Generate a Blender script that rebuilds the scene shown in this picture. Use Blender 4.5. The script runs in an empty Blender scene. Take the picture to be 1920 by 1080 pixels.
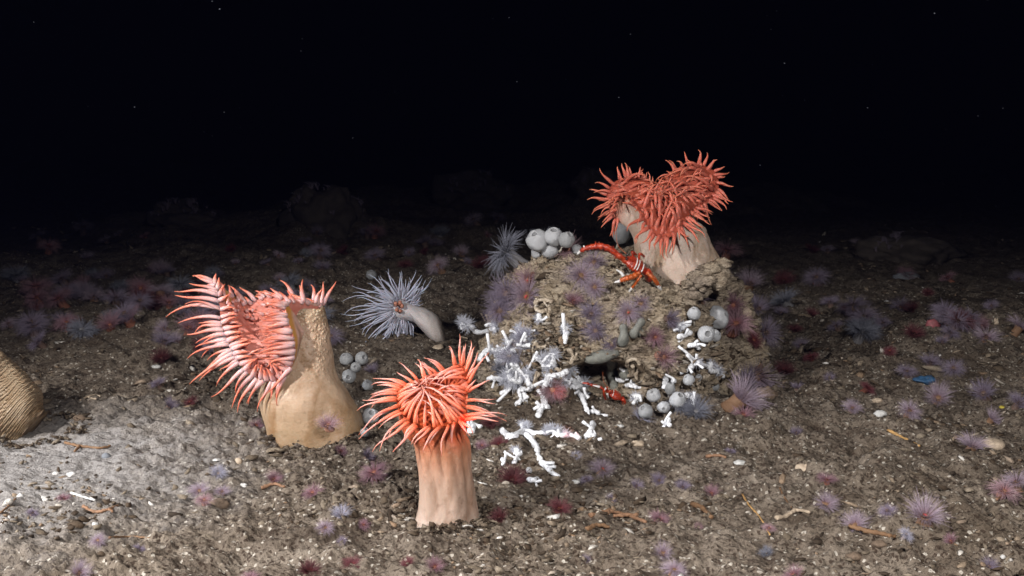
import bpy, math, random
import numpy as np
from mathutils import Vector, Matrix, Quaternion
from mathutils.bvhtree import BVHTree

random.seed(11)
RNG = np.random.default_rng(7)
S = bpy.context.scene
COL = S.collection
R = math.radians

# ------------------------------------------------------------------ camera
F_PX = 2059.0                      # focal length in pixels of the 1920 px wide photograph
CAM = Vector((0.0, 0.0, 0.40))
PITCH = math.atan((540 - 268) / F_PX)
cd = bpy.data.cameras.new("camera"); cam = bpy.data.objects.new("camera", cd); COL.objects.link(cam)
cam.location = CAM
cam.rotation_euler = (math.pi / 2 - PITCH, 0, 0)
cd.sensor_width = 36.0
cd.lens = 36.0 * F_PX / 1920.0
cd.clip_start = 0.01; cd.clip_end = 200.0
S.camera = cam

# ------------------------------------------------------------------ the dark water and the lamps of the diving vehicle
W = bpy.data.worlds.new("World"); S.world = W; W.use_nodes = True
bg = W.node_tree.nodes["Background"]
bg.inputs[0].default_value = (0.10, 0.16, 0.75, 1); bg.inputs[1].default_value = 0.0007
S.view_settings.view_transform = 'Standard'
S.view_settings.look = 'None'
S.view_settings.exposure = 0.0
S.view_settings.gamma = 1.0
S.cycles.max_bounces = 5
S.cycles.diffuse_bounces = 2
S.cycles.glossy_bounces = 2
S.cycles.transparent_max_bounces = 12
S.cycles.use_denoising = True

def spot(name, loc, aim, power, angle, blend, color, radius):
    l = bpy.data.lights.new(name, 'SPOT'); o = bpy.data.objects.new(name, l); COL.objects.link(o)
    l.energy = power; l.spot_size = R(angle); l.spot_blend = blend; l.color = color; l.shadow_soft_size = radius
    o.location = loc
    o.rotation_euler = (Vector(aim) - Vector(loc)).to_track_quat('-Z', 'Y').to_euler()
    return o
spot("port_lamp", (-1.25, 0.25, 1.00), (0.05, 1.45, 0.02), 345, 78, 0.75, (1.0, 0.97, 0.95), 0.035)
spot("starboard_lamp", (0.45, -0.25, 0.95), (0.20, 1.5, 0.0), 235, 80, 0.8, (1.0, 0.97, 0.95), 0.05)
spot("boom_lamp", (-1.75, 0.95, 0.55), (-0.57, 1.22, 0.0), 195, 36, 0.5, (0.93, 0.95, 1.0), 0.02)

# ------------------------------------------------------------------ helpers
cp, sp = math.cos(PITCH), math.sin(PITCH)
def ray(px, py):
    u = (px - 960) / F_PX; v = (540 - py) / F_PX
    return Vector((u, cp + v * sp, -sp + v * cp))
def P(px, py, Y):
    d = ray(px, py)
    return CAM + d * ((Y - CAM.y) / d.y)

def hash3(ix, iy, iz, seed):
    h = (ix.astype(np.int64) * 374761393 + iy.astype(np.int64) * 668265263 + iz.astype(np.int64) * 2147483647 + seed * 974634777) & 0xFFFFFFFF
    h = ((h ^ (h >> 13)) * 1274126177) & 0xFFFFFFFF
    h = ((h ^ (h >> 16)) * 2246822519) & 0xFFFFFFFF
    return ((h ^ (h >> 15)) & 0xFFFFFF).astype(np.float64) / 0xFFFFFF
def vn(x, y, z, seed=0):
    x = np.asarray(x, float); y = np.asarray(y, float) + 0 * x; z = np.asarray(z, float) + 0 * x
    ix, iy, iz = np.floor(x), np.floor(y), np.floor(z)
    fx, fy, fz = x - ix, y - iy, z - iz
    ux, uy, uz = [f * f * (3 - 2 * f) for f in (fx, fy, fz)]
    ix, iy, iz = ix.astype(np.int64), iy.astype(np.int64), iz.astype(np.int64)
    r = 0
    for a in (0, 1):
        wx = ux if a else 1 - ux
        for b in (0, 1):
            wy = uy if b else 1 - uy
            for c in (0, 1):
                wz = uz if c else 1 - uz
                r = r + wx * wy * wz * hash3(ix + a, iy + b, iz + c, seed)
    return r * 2 - 1
def fbm(x, y, z, octs=4, seed=0, gain=.5):
    r = 0; a = 1; f = 1
    for k in range(octs):
        r = r + a * vn(np.asarray(x) * f, np.asarray(y) * f, np.asarray(z) * f, seed + k * 17)
        a *= gain; f *= 2.03
    return r

def tag(o, label=None, cat=None, group=None, kind=None):
    if label: o['label'] = label
    if cat: o['category'] = cat
    if group: o['group'] = group
    if kind: o['kind'] = kind
    return o
def empty(name, loc, label=None, cat=None, group=None):
    o = bpy.data.objects.new(name, None); COL.objects.link(o); o.location = loc
    o.empty_display_size = 0.02
    return tag(o, label, cat, group)
def copy_tree(o, parent=None):
    c = o.copy(); COL.objects.link(c)
    if parent is not None: c.parent = parent
    for ch in list(o.children): copy_tree(ch, c)
    return c

class MB:
    """collects tubes, lofts and lumps into one mesh; every vertex carries t (0 base .. 1 tip) and r (random per piece)"""
    def __init__(s): s.v = []; s.f = []; s.t = []; s.r = []; s.n = 0
    def add(s, v, f, t, r):
        v = np.asarray(v, float); n = len(v)
        s.v.append(v); s.f += [tuple(int(i) + s.n for i in q) for q in f]
        s.t.append(np.broadcast_to(np.asarray(t, float), (n,)).copy()); s.r.append(np.broadcast_to(np.asarray(r, float), (n,)).copy()); s.n += n
    def tube(s, pts, rad, sides=6, t=None, r=None, cap=True, flat=1.0):
        pts = np.asarray(pts, float); K = len(pts); rad = np.broadcast_to(np.asarray(rad, float), (K,))
        T = np.gradient(pts, axis=0); T /= np.linalg.norm(T, axis=1)[:, None] + 1e-12
        ref = np.array([0, 0, 1.0]) if abs(T[0, 2]) < .9 else np.array([1.0, 0, 0])
        N = np.cross(T[0], ref); N /= np.linalg.norm(N)
        a = np.linspace(0, 2 * np.pi, sides, endpoint=False)
        V = []
        for k in range(K):
            N = N - T[k] * np.dot(N, T[k]); N /= np.linalg.norm(N) + 1e-12
            B = np.cross(T[k], N)
            V.append(pts[k] + rad[k] * (np.cos(a)[:, None] * N + flat * np.sin(a)[:, None] * B))
        V = np.concatenate(V)
        tt = np.repeat(np.linspace(0, 1, K) if t is None else np.asarray(t, float), sides)
        F = []
        for k in range(K - 1):
            for i in range(sides):
                j = (i + 1) % sides
                F.append((k * sides + i, k * sides + j, (k + 1) * sides + j, (k + 1) * sides + i))
        if cap:
            F.append(tuple(range(sides - 1, -1, -1))); F.append(tuple((K - 1) * sides + i for i in range(sides)))
        s.add(V, F, tt, random.random() if r is None else r)
    def rings(s, rings, t=None, r=0.5, cap0=False, cap1=False, flip=False):
        K, n = len(rings), len(rings[0])
        V = np.concatenate(rings); F = []
        for k in range(K - 1):
            for i in range(n):
                j = (i + 1) % n
                q = (k * n + i, k * n + j, (k + 1) * n + j, (k + 1) * n + i)
                F.append(q[::-1] if flip else q)
        tt = np.repeat(np.linspace(0, 1, K) if t is None else np.asarray(t, float), n)
        if cap0: F.append(tuple(range(n - 1, -1, -1)))
        if cap1: F.append(tuple((K - 1) * n + i for i in range(n)))
        s.add(V, F, tt, r)
    def lump(s, c, size, axis=None, rough=.15, seed=None, nu=10, nv=7, t=None, r=None, rot=None):
        seed = random.randrange(9999) if seed is None else seed
        th = np.linspace(0, 2 * np.pi, nu, endpoint=False); ph = np.linspace(0.02, np.pi - .02, nv)
        Rg = []
        for p_ in ph:
            d = np.stack([np.sin(p_) * np.cos(th), np.sin(p_) * np.sin(th), np.cos(p_) + 0 * th], 1)
            m = 1 + rough * fbm(d[:, 0] * 1.6 + seed, d[:, 1] * 1.6, d[:, 2] * 1.6, 3, seed % 97)
            v = d * m[:, None] * np.asarray(size)
            if rot is not None: v = v @ np.array(rot).T
            Rg.append(v + np.asarray(c))
        s.rings(Rg, t=t, r=random.random() if r is None else r, cap0=True, cap1=True)
    def build(s, name, mat, parent=None, origin=None, smooth=True):
        me = bpy.data.meshes.new(name)
        V = np.concatenate(s.v)
        if parent is not None and origin is None:
            V = V - np.array(parent.matrix_basis.translation) if parent.parent is None else V - np.array(parent.parent.location)
        elif origin is not None: V = V - np.array(origin)
        me.from_pydata(V.tolist(), [], s.f)
        for nm, arr in (('t', s.t), ('r', s.r)):
            at = me.attributes.new(nm, 'FLOAT', 'POINT'); at.data.foreach_set('value', np.concatenate(arr))
        if smooth: me.polygons.foreach_set('use_smooth', np.ones(len(me.polygons), bool))
        me.update()
        o = bpy.data.objects.new(name, me); COL.objects.link(o)
        if mat: me.materials.append(mat)
        if parent is not None: o.parent = parent
        elif origin is not None: o.location = origin
        return o

# ------------------------------------------------------------------ materials
class NT:
    def __init__(s, name):
        s.m = bpy.data.materials.new(name); s.m.use_nodes = True; s.t = s.m.node_tree; s.p = s.t.nodes["Principled BSDF"]
    def n(s, typ, **kw):
        nd = s.t.nodes.new(typ)
        for k, v in kw.items(): setattr(nd, k, v)
        return nd
    def l(s, a, b): s.t.links.new(a, b)
    def val(s, sock, v):
        if hasattr(v, 'is_linked') or hasattr(v, 'links'): s.l(v, sock)
        else: sock.default_value = v
    def attr(s, name): return s.n('ShaderNodeAttribute', attribute_name=name).outputs['Fac']
    def coord(s): return s.n('ShaderNodeTexCoord').outputs['Object']
    def geo(s): return s.n('ShaderNodeNewGeometry').outputs['Position']
    def mapping(s, vec, scale, rot=(0, 0, 0)):
        m = s.n('ShaderNodeMapping'); s.l(vec, m.inputs[0]); m.inputs['Scale'].default_value = scale; m.inputs['Rotation'].default_value = rot
        return m.outputs[0]
    def noise(s, vec, scale, detail=4, rough=.55, dist=0):
        n = s.n('ShaderNodeTexNoise'); s.l(vec, n.inputs['Vector']); n.inputs['Scale'].default_value = scale
        n.inputs['Detail'].default_value = detail; n.inputs['Roughness'].default_value = rough; n.inputs['Distortion'].default_value = dist
        return n.outputs['Fac']
    def voro(s, vec, scale, feat='F1', out='Distance'):
        n = s.n('ShaderNodeTexVoronoi', feature=feat); s.l(vec, n.inputs['Vector']); n.inputs['Scale'].default_value = scale
        return n.outputs[out]
    def ramp(s, fac, stops, interp='LINEAR'):
        r = s.n('ShaderNodeValToRGB'); s.l(fac, r.inputs[0]); e = r.color_ramp.elements; r.color_ramp.interpolation = interp
        while len(e) < len(stops): e.new(0.5)
        for el, (p_, c) in zip(e, stops):
            el.position = p_; el.color = (c, c, c, 1) if isinstance(c, (int, float)) else (*c, 1)
        return r.outputs[0]
    def mix(s, fac, a, b, mode='MIX'):
        m = s.n('ShaderNodeMix', data_type='RGBA', blend_type=mode)
        s.val(m.inputs[0], fac)
        for sock, v in ((m.inputs[6], a), (m.inputs[7], b)):
            if isinstance(v, tuple): sock.default_value = (*v, 1)
            else: s.l(v, sock)
        return m.outputs[2]
    def math(s, op, a, b=0.0):
        m = s.n('ShaderNodeMath', operation=op); s.val(m.inputs[0], a); s.val(m.inputs[1], b); return m.outputs[0]
    def bump(s, h, strength, dist, prev=None):
        b = s.n('ShaderNodeBump'); s.l(h, b.inputs['Height']); b.inputs['Strength'].default_value = strength; b.inputs['Distance'].default_value = dist
        if prev: s.l(prev, b.inputs['Normal'])
        return b.outputs[0]
    def done(s, color, rough=.6, normal=None, sss=0, sssr=(1, .4, .25), sscale=.004, spec=.35, alpha=None):
        s.val(s.p.inputs['Base Color'], (*color, 1) if isinstance(color, tuple) else color)
        s.val(s.p.inputs['Roughness'], rough); s.p.inputs['Specular IOR Level'].default_value = spec
        if normal: s.l(normal, s.p.inputs['Normal'])
        if sss:
            s.p.inputs['Subsurface Weight'].default_value = sss; s.p.inputs['Subsurface Radius'].default_value = sssr; s.p.inputs['Subsurface Scale'].default_value = sscale
        if alpha is not None: s.val(s.p.inputs['Alpha'], alpha)
        return s.m

def m_seabed():
    k = NT('sediment'); g = k.geo()
    big = k.noise(g, 3.0, 4); mid = k.noise(g, 22, 5, .6); fine = k.noise(g, 190, 4, .7); grit = k.voro(g, 340, out='Color')
    c = k.ramp(mid, [(.32, (.058, .043, .032)), (.50, (.142, .114, .089)), (.74, (.225, .187, .150))])
    c = k.mix(k.ramp(big, [(.35, 0.0), (.7, .45)]), c, (.105, .078, .052))
    c = k.mix(k.ramp(fine, [(.32, .95), (.47, 0.0)]), c, (.022, .015, .010))
    c = k.mix(k.ramp(fine, [(.60, 0.0), (.74, .7)]), c, (.40, .34, .26))
    sep = k.n('ShaderNodeSeparateColor'); k.l(grit, sep.inputs[0])
    c = k.mix(k.ramp(sep.outputs[0], [(.95, 0.0), (.97, .8)]), c, (.46, .42, .36))
    c = k.mix(k.ramp(sep.outputs[1], [(.86, 0.0), (.89, .85)]), c, (.035, .022, .015))
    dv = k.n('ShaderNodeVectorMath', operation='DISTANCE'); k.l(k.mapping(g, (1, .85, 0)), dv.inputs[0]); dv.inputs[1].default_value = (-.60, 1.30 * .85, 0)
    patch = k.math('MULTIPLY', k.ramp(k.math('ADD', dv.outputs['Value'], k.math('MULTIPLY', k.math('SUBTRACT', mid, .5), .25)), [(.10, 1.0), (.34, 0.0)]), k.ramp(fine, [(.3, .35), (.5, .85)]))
    c = k.mix(patch, c, (.26, .245, .235))                                  # drift of pale silt, with some of the lamp-lit brightness painted in
    b = k.bump(fine, .9, .006); b = k.bump(mid, .6, .01, b)
    return k.done(c, .9, b, spec=.15)
def m_mound():
    k = NT('mound_crust'); g = k.geo()
    gs = k.mapping(g, (1, 1, 2.4))
    big = k.noise(g, 12, 4); lay = k.noise(gs, 60, 5, .65); fine = k.noise(gs, 260, 4, .7); pit = k.voro(gs, 130)
    c = k.ramp(lay, [(.28, (.15, .112, .075)), (.46, (.34, .27, .19)), (.70, (.46, .385, .29))])
    c = k.mix(k.ramp(big, [(.45, 0.0), (.75, .55)]), c, (.20, .165, .16))
    c = k.mix(k.ramp(fine, [(.30, .8), (.45, 0.0)]), c, (.05, .033, .02))
    c = k.mix(k.ramp(fine, [(.62, 0.0), (.75, .7)]), c, (.42, .35, .26))
    b = k.bump(fine, .8, .005); b = k.bump(lay, .8, .01, b); b = k.bump(pit, .5, .004, b)
    return k.done(c, .9, b, spec=.15)
def m_chip():
    k = NT('coral_rubble'); r = k.attr('r'); g = k.geo()
    c = k.ramp(r, [(0, (.022, .015, .010)), (.28, (.055, .036, .022)), (.55, (.125, .098, .070)), (.80, (.22, .18, .135)), (.93, (.20, .13, .08)), (.965, (.40, .36, .31)), (1, (.60, .58, .55))])
    c = k.mix(k.ramp(k.noise(g, 300, 3), [(.35, .5), (.6, 0.0)]), c, (.04, .03, .02))
    return k.done(c, .85, k.bump(k.noise(g, 420, 3), .5, .002), spec=.2)
def m_tent(name, stops, sss=.5, rough=.4, vary=.35, ss=.006):
    k = NT(name); t = k.attr('t'); r = k.attr('r')
    c = k.ramp(t, stops)
    c2 = k.mix(1.0, c, (.82, .70, .68), 'MULTIPLY')
    c = k.mix(k.math('MULTIPLY', r, vary * 2), c, c2)
    return k.done(c, .48, k.bump(k.noise(k.coord(), 400, 3), .3, .0012), sss=sss, sscale=ss, spec=.28)
def m_column(name, stops, blotch, blotch_amt, collar=None, bumps=0.0, stria=0.0, sss=.25):
    k = NT(name); t = k.attr('t'); g = k.coord()
    c = k.ramp(t, stops)
    n1 = k.noise(k.mapping(g, (1, 1, .4)), 34, 5, .6, 1.0); n2 = k.noise(g, 120, 4, .65)
    c = k.mix(k.math('MULTIPLY', k.ramp(n1, [(.45, 0.0), (.72, 1.0)]), blotch_amt), c, blotch)
    c = k.mix(k.math('MULTIPLY', k.ramp(n2, [(.58, 0.0), (.75, 1.0)]), blotch_amt * .7), c, tuple(x * .6 for x in blotch))
    c = k.mix(k.math('MULTIPLY', k.ramp(n2, [(.25, 1.0), (.42, 0.0)]), .25), c, (.45, .36, .29))
    low = k.math('MULTIPLY', k.ramp(t, [(0, 1.0), (.16, 0.0)]), k.ramp(n2, [(.35, .2), (.6, 1.0)]))
    c = k.mix(low, c, (.10, .07, .045))                                  # silt clinging to the foot
    if collar: c = k.mix(k.math('MULTIPLY', k.ramp(t, [(.965, 0.0), (.98, 1.0)]), .95), c, collar)
    b = k.bump(n2, .35, .003); b = k.bump(k.noise(k.mapping(g, (1, 1, 7)), 170, 4, .6), .22, .0018, b)
    if bumps:
        v = k.voro(g, 210); m = k.math('MULTIPLY', k.ramp(v, [(.0, 1.0), (.55, 0.0)]), k.ramp(t, [(.38, 0.0), (.68, 1.0), (.78, 1.0), (.82, 0.0)]))
        b = k.bump(m, bumps, .006, b)
        c = k.mix(k.math('MULTIPLY', m, .55), c, (.55, .44, .30))
        c = k.mix(k.math('MULTIPLY', k.math('MULTIPLY', k.ramp(v, [(.4, 0.0), (.65, 1.0)]), k.ramp(t, [(.6, 0.0), (.72, 1.0), (.80, 1.0), (.83, 0.0)])), .7), c, (.16, .09, .04))
    if stria:
        w = k.n('ShaderNodeMath', operation='SINE'); k.l(k.math('ADD', k.math('MULTIPLY', t, 330.0), k.math('MULTIPLY', n1, 26.0)), w.inputs[0])
        b = k.bump(w.outputs[0], stria, .0015, b)
        c = k.mix(k.math('MULTIPLY', k.ramp(w.outputs[0], [(0, .45 * stria), (.5, 0.0)]), 1.0), c, tuple(x * .7 for x in blotch))
    return k.done(c, k.ramp(n2, [(.3, .38), (.7, .62)]), b, sss=sss, sssr=(1, .45, .3), sscale=.008, spec=.34)
def m_plain(name, col, rough=.5, vary=.35, bscale=200, bstr=.4, sss=0, alpha=None, dark=None, spec=.35):
    k = NT(name); g = k.coord(); n = k.noise(g, bscale, 4, .6)
    d = dark or tuple(x * (1 - vary) for x in col)
    c = k.mix(k.ramp(n, [(.35, 0.0), (.65, 1.0)]), d, col)
    c = k.mix(k.math('MULTIPLY', k.attr('r'), vary), c, tuple(x * .7 for x in col))
    return k.done(c, rough, k.bump(n, bstr, .002), sss=sss, sssr=(1, .8, .7), sscale=.003, alpha=alpha, spec=spec)
def m_fuzz(name, base, tip, alpha):
    k = NT(name); t = k.attr('t')
    c = k.ramp(t, [(0, base), (.35, tip), (1, tip)])
    return k.done(c, .6, None, spec=.2, alpha=k.ramp(t, [(0, min(1, alpha * 1.3)), (1, alpha * .7)]))
# ------------------------------------------------------------------ the seabed
def ground_h(x, y):
    far = np.clip((y - 1.6) / 3.0, 0, 1)
    h = .012 * fbm(x * 2.1 + 3, y * 2.1, 0, 3, 1) * (1 - .0 * far)
    h = h + .20 * far * np.maximum(0, fbm(x * .7 + 9, y * .7, 0, 4, 5))
    h = h + .0075 * fbm(x * 11, y * 11, 0, 3, 21)
    m = vn(x * 5 + 2, y * 5, 0, 77) * .5 + .5
    h = h + .0075 * (fbm(x * 42, y * 42, 0, 3, 33)) * (.5 + .8 * m)
    h = h + .0031 * fbm(x * 160, y * 160, 0, 2, 43) * (.6 + .6 * m)
    smooth = np.exp(-(((x + .58) / .22) ** 2 + ((y - 1.32) / .22) ** 2))     # the smooth silt patch beside the wrinkled anemone
    h = h * (1 - .45 * smooth)
    # hollows worn under the big animals, low swell to the right
    h = h + .03 * np.exp(-(((x - .95) / .5) ** 2 + ((y - 2.2) / .5) ** 2))
    return h
nx, ny = 980, 820
s_ = np.linspace(-1, 1, nx); tan_ = s_ * .56 + np.sign(s_) * np.abs(s_) ** 7 * 1.6
inv = np.concatenate([np.linspace(1 / .28, 1 / .95, 60, endpoint=False), np.linspace(1 / .95, 1 / 6.0, 640, endpoint=False), np.linspace(1 / 6.0, 1 / 16.0, ny - 700)])
yy = 1 / inv
Xg = tan_[None, :] * (yy[:, None] + .12); Yg = np.repeat(yy[:, None], nx, 1)
Zg = ground_h(Xg, Yg)
def grid_mesh(name, X, Y, Z, mat, wrap=False):
    ny, nx = X.shape
    V = np.stack([X, Y, Z], -1).reshape(-1, 3)
    idx = np.arange(ny * nx).reshape(ny, nx)
    if wrap: nxt = np.roll(idx, -1, 1); a, b, c, d = idx[:-1], nxt[:-1], nxt[1:], idx[1:]
    else: a, b, c, d = idx[:-1, :-1], idx[:-1, 1:], idx[1:, 1:], idx[1:, :-1]
    Q = np.stack([a, b, c, d], -1).reshape(-1, 4)
    me = bpy.data.meshes.new(name)
    me.vertices.add(len(V)); me.vertices.foreach_set('co', V.ravel())
    me.loops.add(Q.size); me.loops.foreach_set('vertex_index', Q.ravel().astype(np.int32))
    me.polygons.add(len(Q)); me.polygons.foreach_set('loop_start', np.arange(0, Q.size, 4, dtype=np.int32)); me.polygons.foreach_set('loop_total', np.full(len(Q), 4, np.int32))
    me.polygons.foreach_set('use_smooth', np.ones(len(Q), bool))
    me.update(calc_edges=True); me.validate()
    o = bpy.data.objects.new(name, me); COL.objects.link(o); me.materials.append(mat)
    return o
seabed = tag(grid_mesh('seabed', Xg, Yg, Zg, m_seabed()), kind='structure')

# ------------------------------------------------------------------ the mound
MC = np.array([.185, 1.835]); MH = .236
def mound_pts(nu, nv):
    az = np.linspace(0, 2 * np.pi, nu, endpoint=False)[None, :]; e = np.linspace(0, 1, nv)[:, None]
    el = e ** .8 * (np.pi / 2)
    ca, sa = np.cos(az), np.sin(az)
    rx = .205 + .028 * np.sin(az * 2 + .6) + .012 * np.sin(az * 5 + 1); ry = .215
    n = 3.9
    cr = np.abs(np.sin(el)) ** (2 / n); cz = np.abs(np.cos(el)) ** (2 / n)
    x = rx * cr * ca; y = ry * cr * sa; z = MH * cz - .02
    lower = np.clip(1 - z / MH, 0, 1)
    x = x * (.93 + .17 * lower) ; y = y * (.93 + .13 * lower)
    z = z + .006 * np.sin(1.0 - x * 9) * cz
    under = np.exp(-((z - .012) / .02) ** 2); x *= 1 - .05 * under; y *= 1 - .07 * under
    return x, y, z
def mound_disp(x, y, z, nrm):
    d = .020 * fbm(x * 9 + 4, y * 9, z * 9, 3, 3)
    d = d + .009 * fbm(x * 30, y * 30, z * 62, 3, 8)
    rid = 1 - np.abs(fbm(x * 22, y * 22, z * 70, 3, 15))
    d = d + .0055 * (rid - .6)
    d = d + .0045 * fbm(x * 110, y * 110, z * 190, 3, 27)
    d = d - .010 * np.maximum(0, fbm(x * 60 + 7, y * 60, z * 90, 2, 44) - .35) * 2
    return d
nu, nv = 900, 330
mx, my, mz = mound_pts(nu, nv)
gu = np.stack([np.roll(a, -1, 1) - np.roll(a, 1, 1) for a in (mx, my, mz)], -1); gv = np.stack([np.gradient(a, axis=0) for a in (mx, my, mz)], -1)
nr = np.cross(gv, gu); nr /= np.linalg.norm(nr, axis=-1)[..., None] + 1e-12
out = np.stack([mx, my, mz - .08], -1); sgn = np.sign((nr * out).sum(-1))[..., None]; nr = nr * np.where(sgn == 0, 1, sgn)
nr[:2] = (0, 0, 1)
dd = mound_disp(mx, my, mz, nr)
dd[0, :] = dd[0, 0]
# the dark hollow at the foot, the white rubble slope on the near left
cav = P(1133, 708, 1.66) - Vector((MC[0], MC[1], 0))
cv = np.array(cav)
q = np.exp(-(((mx - cv[0]) / .042) ** 2 + ((mz - cv[2]) / .028) ** 2) ** 1.5) * (my < 0)
dd = dd * (1 - .7 * q)
Mx, My, Mz = mx + nr[..., 0] * dd, my + nr[..., 1] * dd + .13 * q, mz + nr[..., 2] * dd
lt = np.exp(-(((mx + .12) / .10) ** 2 + ((mz - .03) / .06) ** 2)) * (my < .02)
My = My - .035 * lt; Mx = Mx - .02 * lt
mound_root = empty('rock_mound', (MC[0], MC[1], 0), 'crusty brown seabed mound carrying sponges, white coral and a salmon anemone', 'mound')
mound = grid_mesh('crust', Mx, My, Mz, m_mound(), wrap=True); mound.parent = mound_root

bpy.context.view_layer.update()
DG = bpy.context.evaluated_depsgraph_get()
BV = [(BVHTree.FromObject(seabed, DG), Matrix.Identity(4)), (BVHTree.FromObject(mound, DG), Matrix.Translation((MC[0], MC[1], 0)))]
def hit(px, py, which=(0, 1)):
    d = ray(px, py).normalized(); best = None
    for k in which:
        tr, M = BV[k]; o = M.inverted() @ CAM
        h = tr.ray_cast(o, d)
        if h[0] is not None and (best is None or h[3] < best[2]): best = (M @ h[0], h[1], h[3], k)
    if best is None: return CAM + d * 6, Vector((0, 0, 1)), 6, 0
    n = best[1] if best[1].dot(d) < 0 else -best[1]
    return best[0], n, best[2], best[3]
def gz(x, y): return float(ground_h(np.array([x]), np.array([y]))[0])

# ------------------------------------------------------------------ rubble on the seabed (nobody could count it)
ICO_V = []; g_ = (1 + 5 ** .5) / 2
for a in (-1, 1):
    for b in (-g_, g_): ICO_V += [(0, a, b), (a, b, 0), (b, 0, a)]
ICO_V = np.array(ICO_V, float); ICO_V /= np.linalg.norm(ICO_V[0])
import bmesh
_b = bmesh.new()
for v in ICO_V: _b.verts.new(v)
bmesh.ops.convex_hull(_b, input=_b.verts); _b.verts.index_update()
ICO_V = np.array([v.co[:] for v in _b.verts]); ICO_F = np.array([[v.index for v in f.verts] for f in _b.faces]); _b.free()
def shards(name, pos, size, mat, parent=None, tone=None, elong=(.5, 2.2), flat=(.25, .7)):
    N = len(pos); k = len(ICO_V)
    sc = np.stack([RNG.uniform(*elong, N), RNG.uniform(.5, 1.0, N), RNG.uniform(*flat, N)], -1) * size[:, None]
    V = ICO_V[None] * (1 + .35 * RNG.standard_normal((N, k, 1)).clip(-1.5, 1.5)) * sc[:, None, :]
    a = RNG.uniform(0, 2 * np.pi, N); tl = RNG.normal(0, .35, N); t2 = RNG.normal(0, .35, N)
    ca, sa, ct, st, c2, s2 = np.cos(a), np.sin(a), np.cos(tl), np.sin(tl), np.cos(t2), np.sin(t2)
    x, y, z = V[..., 0], V[..., 1], V[..., 2]
    x, z = x * ct[:, None] - z * st[:, None], x * st[:, None] + z * ct[:, None]
    y, z = y * c2[:, None] - z * s2[:, None], y * s2[:, None] + z * c2[:, None]
    x, y = x * ca[:, None] - y * sa[:, None], x * sa[:, None] + y * ca[:, None]
    V = np.stack([x, y, z], -1) + pos[:, None, :]
    Fc = (ICO_F[None] + (np.arange(N) * k)[:, None, None]).reshape(-1, 3)
    me = bpy.data.meshes.new(name); V = V.reshape(-1, 3)
    if parent: V = V - np.array(parent.location)
    me.vertices.add(len(V)); me.vertices.foreach_set('co', V.ravel())
    me.loops.add(Fc.size); me.loops.foreach_set('vertex_index', Fc.ravel().astype(np.int32))
    me.polygons.add(len(Fc)); me.polygons.foreach_set('loop_start', np.arange(0, Fc.size, 3, dtype=np.int32)); me.polygons.foreach_set('loop_total', np.full(len(Fc), 3, np.int32))
    me.update(calc_edges=True)
    at = me.attributes.new('r', 'FLOAT', 'POINT'); at.data.foreach_set('value', np.repeat(RNG.uniform(0, 1, N) if tone is None else tone, k))
    o = bpy.data.objects.new(name, me); COL.objects.link(o); me.materials.append(mat)
    if parent: o.parent = parent
    return o
CHIP = m_chip()
N = 20000
yv = 1 / RNG.uniform(1 / 5.5, 1 / .9, N); xv = RNG.uniform(-.62, .62, N) * (yv + .12)
keep = RNG.uniform(0, 1, N) < np.clip(.35 + 1.4 * vn(xv * 6, yv * 6, 0, 61), .05, 1) * (1 - .6 * np.exp(-(((xv + .58) / .2) ** 2 + ((yv - 1.32) / .2) ** 2)))
xv, yv = xv[keep], yv[keep]
sz = .0022 * np.exp(RNG.normal(0, .55, len(xv))) * (1 + .25 * (yv - 1)).clip(1, 2)
shards('gravel', np.stack([xv, yv, ground_h(xv, yv) + sz * .25], -1), np.minimum(sz, np.where(yv < 1.35, .0055, .010)), CHIP)
tag(bpy.data.objects['gravel'], 'fine coral rubble and shell grit strewn over the silt', 'gravel', kind='stuff')
# crumbs stuck to the mound
co = np.stack([Mx, My, Mz], -1).reshape(-1, 3) + np.array([MC[0], MC[1], 0])
pk = RNG.choice(len(co), 5200, replace=False); pk = pk[co[pk, 2] > .0]
shards('encrusting_rubble', co[pk], (.0022 * np.exp(RNG.normal(0, .5, len(pk)))).clip(0, .009), CHIP, mound_root, tone=RNG.uniform(.15, .97, len(pk)))['kind'] = 'stuff'
# pale dead coral rubble on the near-left shoulder of the mound
pl = []
for i in range(330):
    p_, n_, d_, k_ = hit(random.gauss(1038, 34), random.gauss(668, 55), (1,))
    if d_ < 3: pl.append(tuple(p_ - ray(1038, 668).normalized() * random.uniform(0, .012)))
for i in range(150):
    p_, n_, d_, k_ = hit(random.uniform(1150, 1370), random.gauss(715, 38), (1,))
    if d_ < 3: pl.append(tuple(p_ - ray(1250, 700).normalized() * random.uniform(0, .01)))
pl = np.array(pl)
shards('dead_coral_rubble', pl, (.0030 * np.exp(RNG.normal(0, .45, len(pl)))).clip(0, .007), CHIP, mound_root, tone=RNG.choice([.35, .5, .6, .7, .78, .85, .9, .965], len(pl)), elong=(.8, 2.8))['kind'] = 'stuff'

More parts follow.
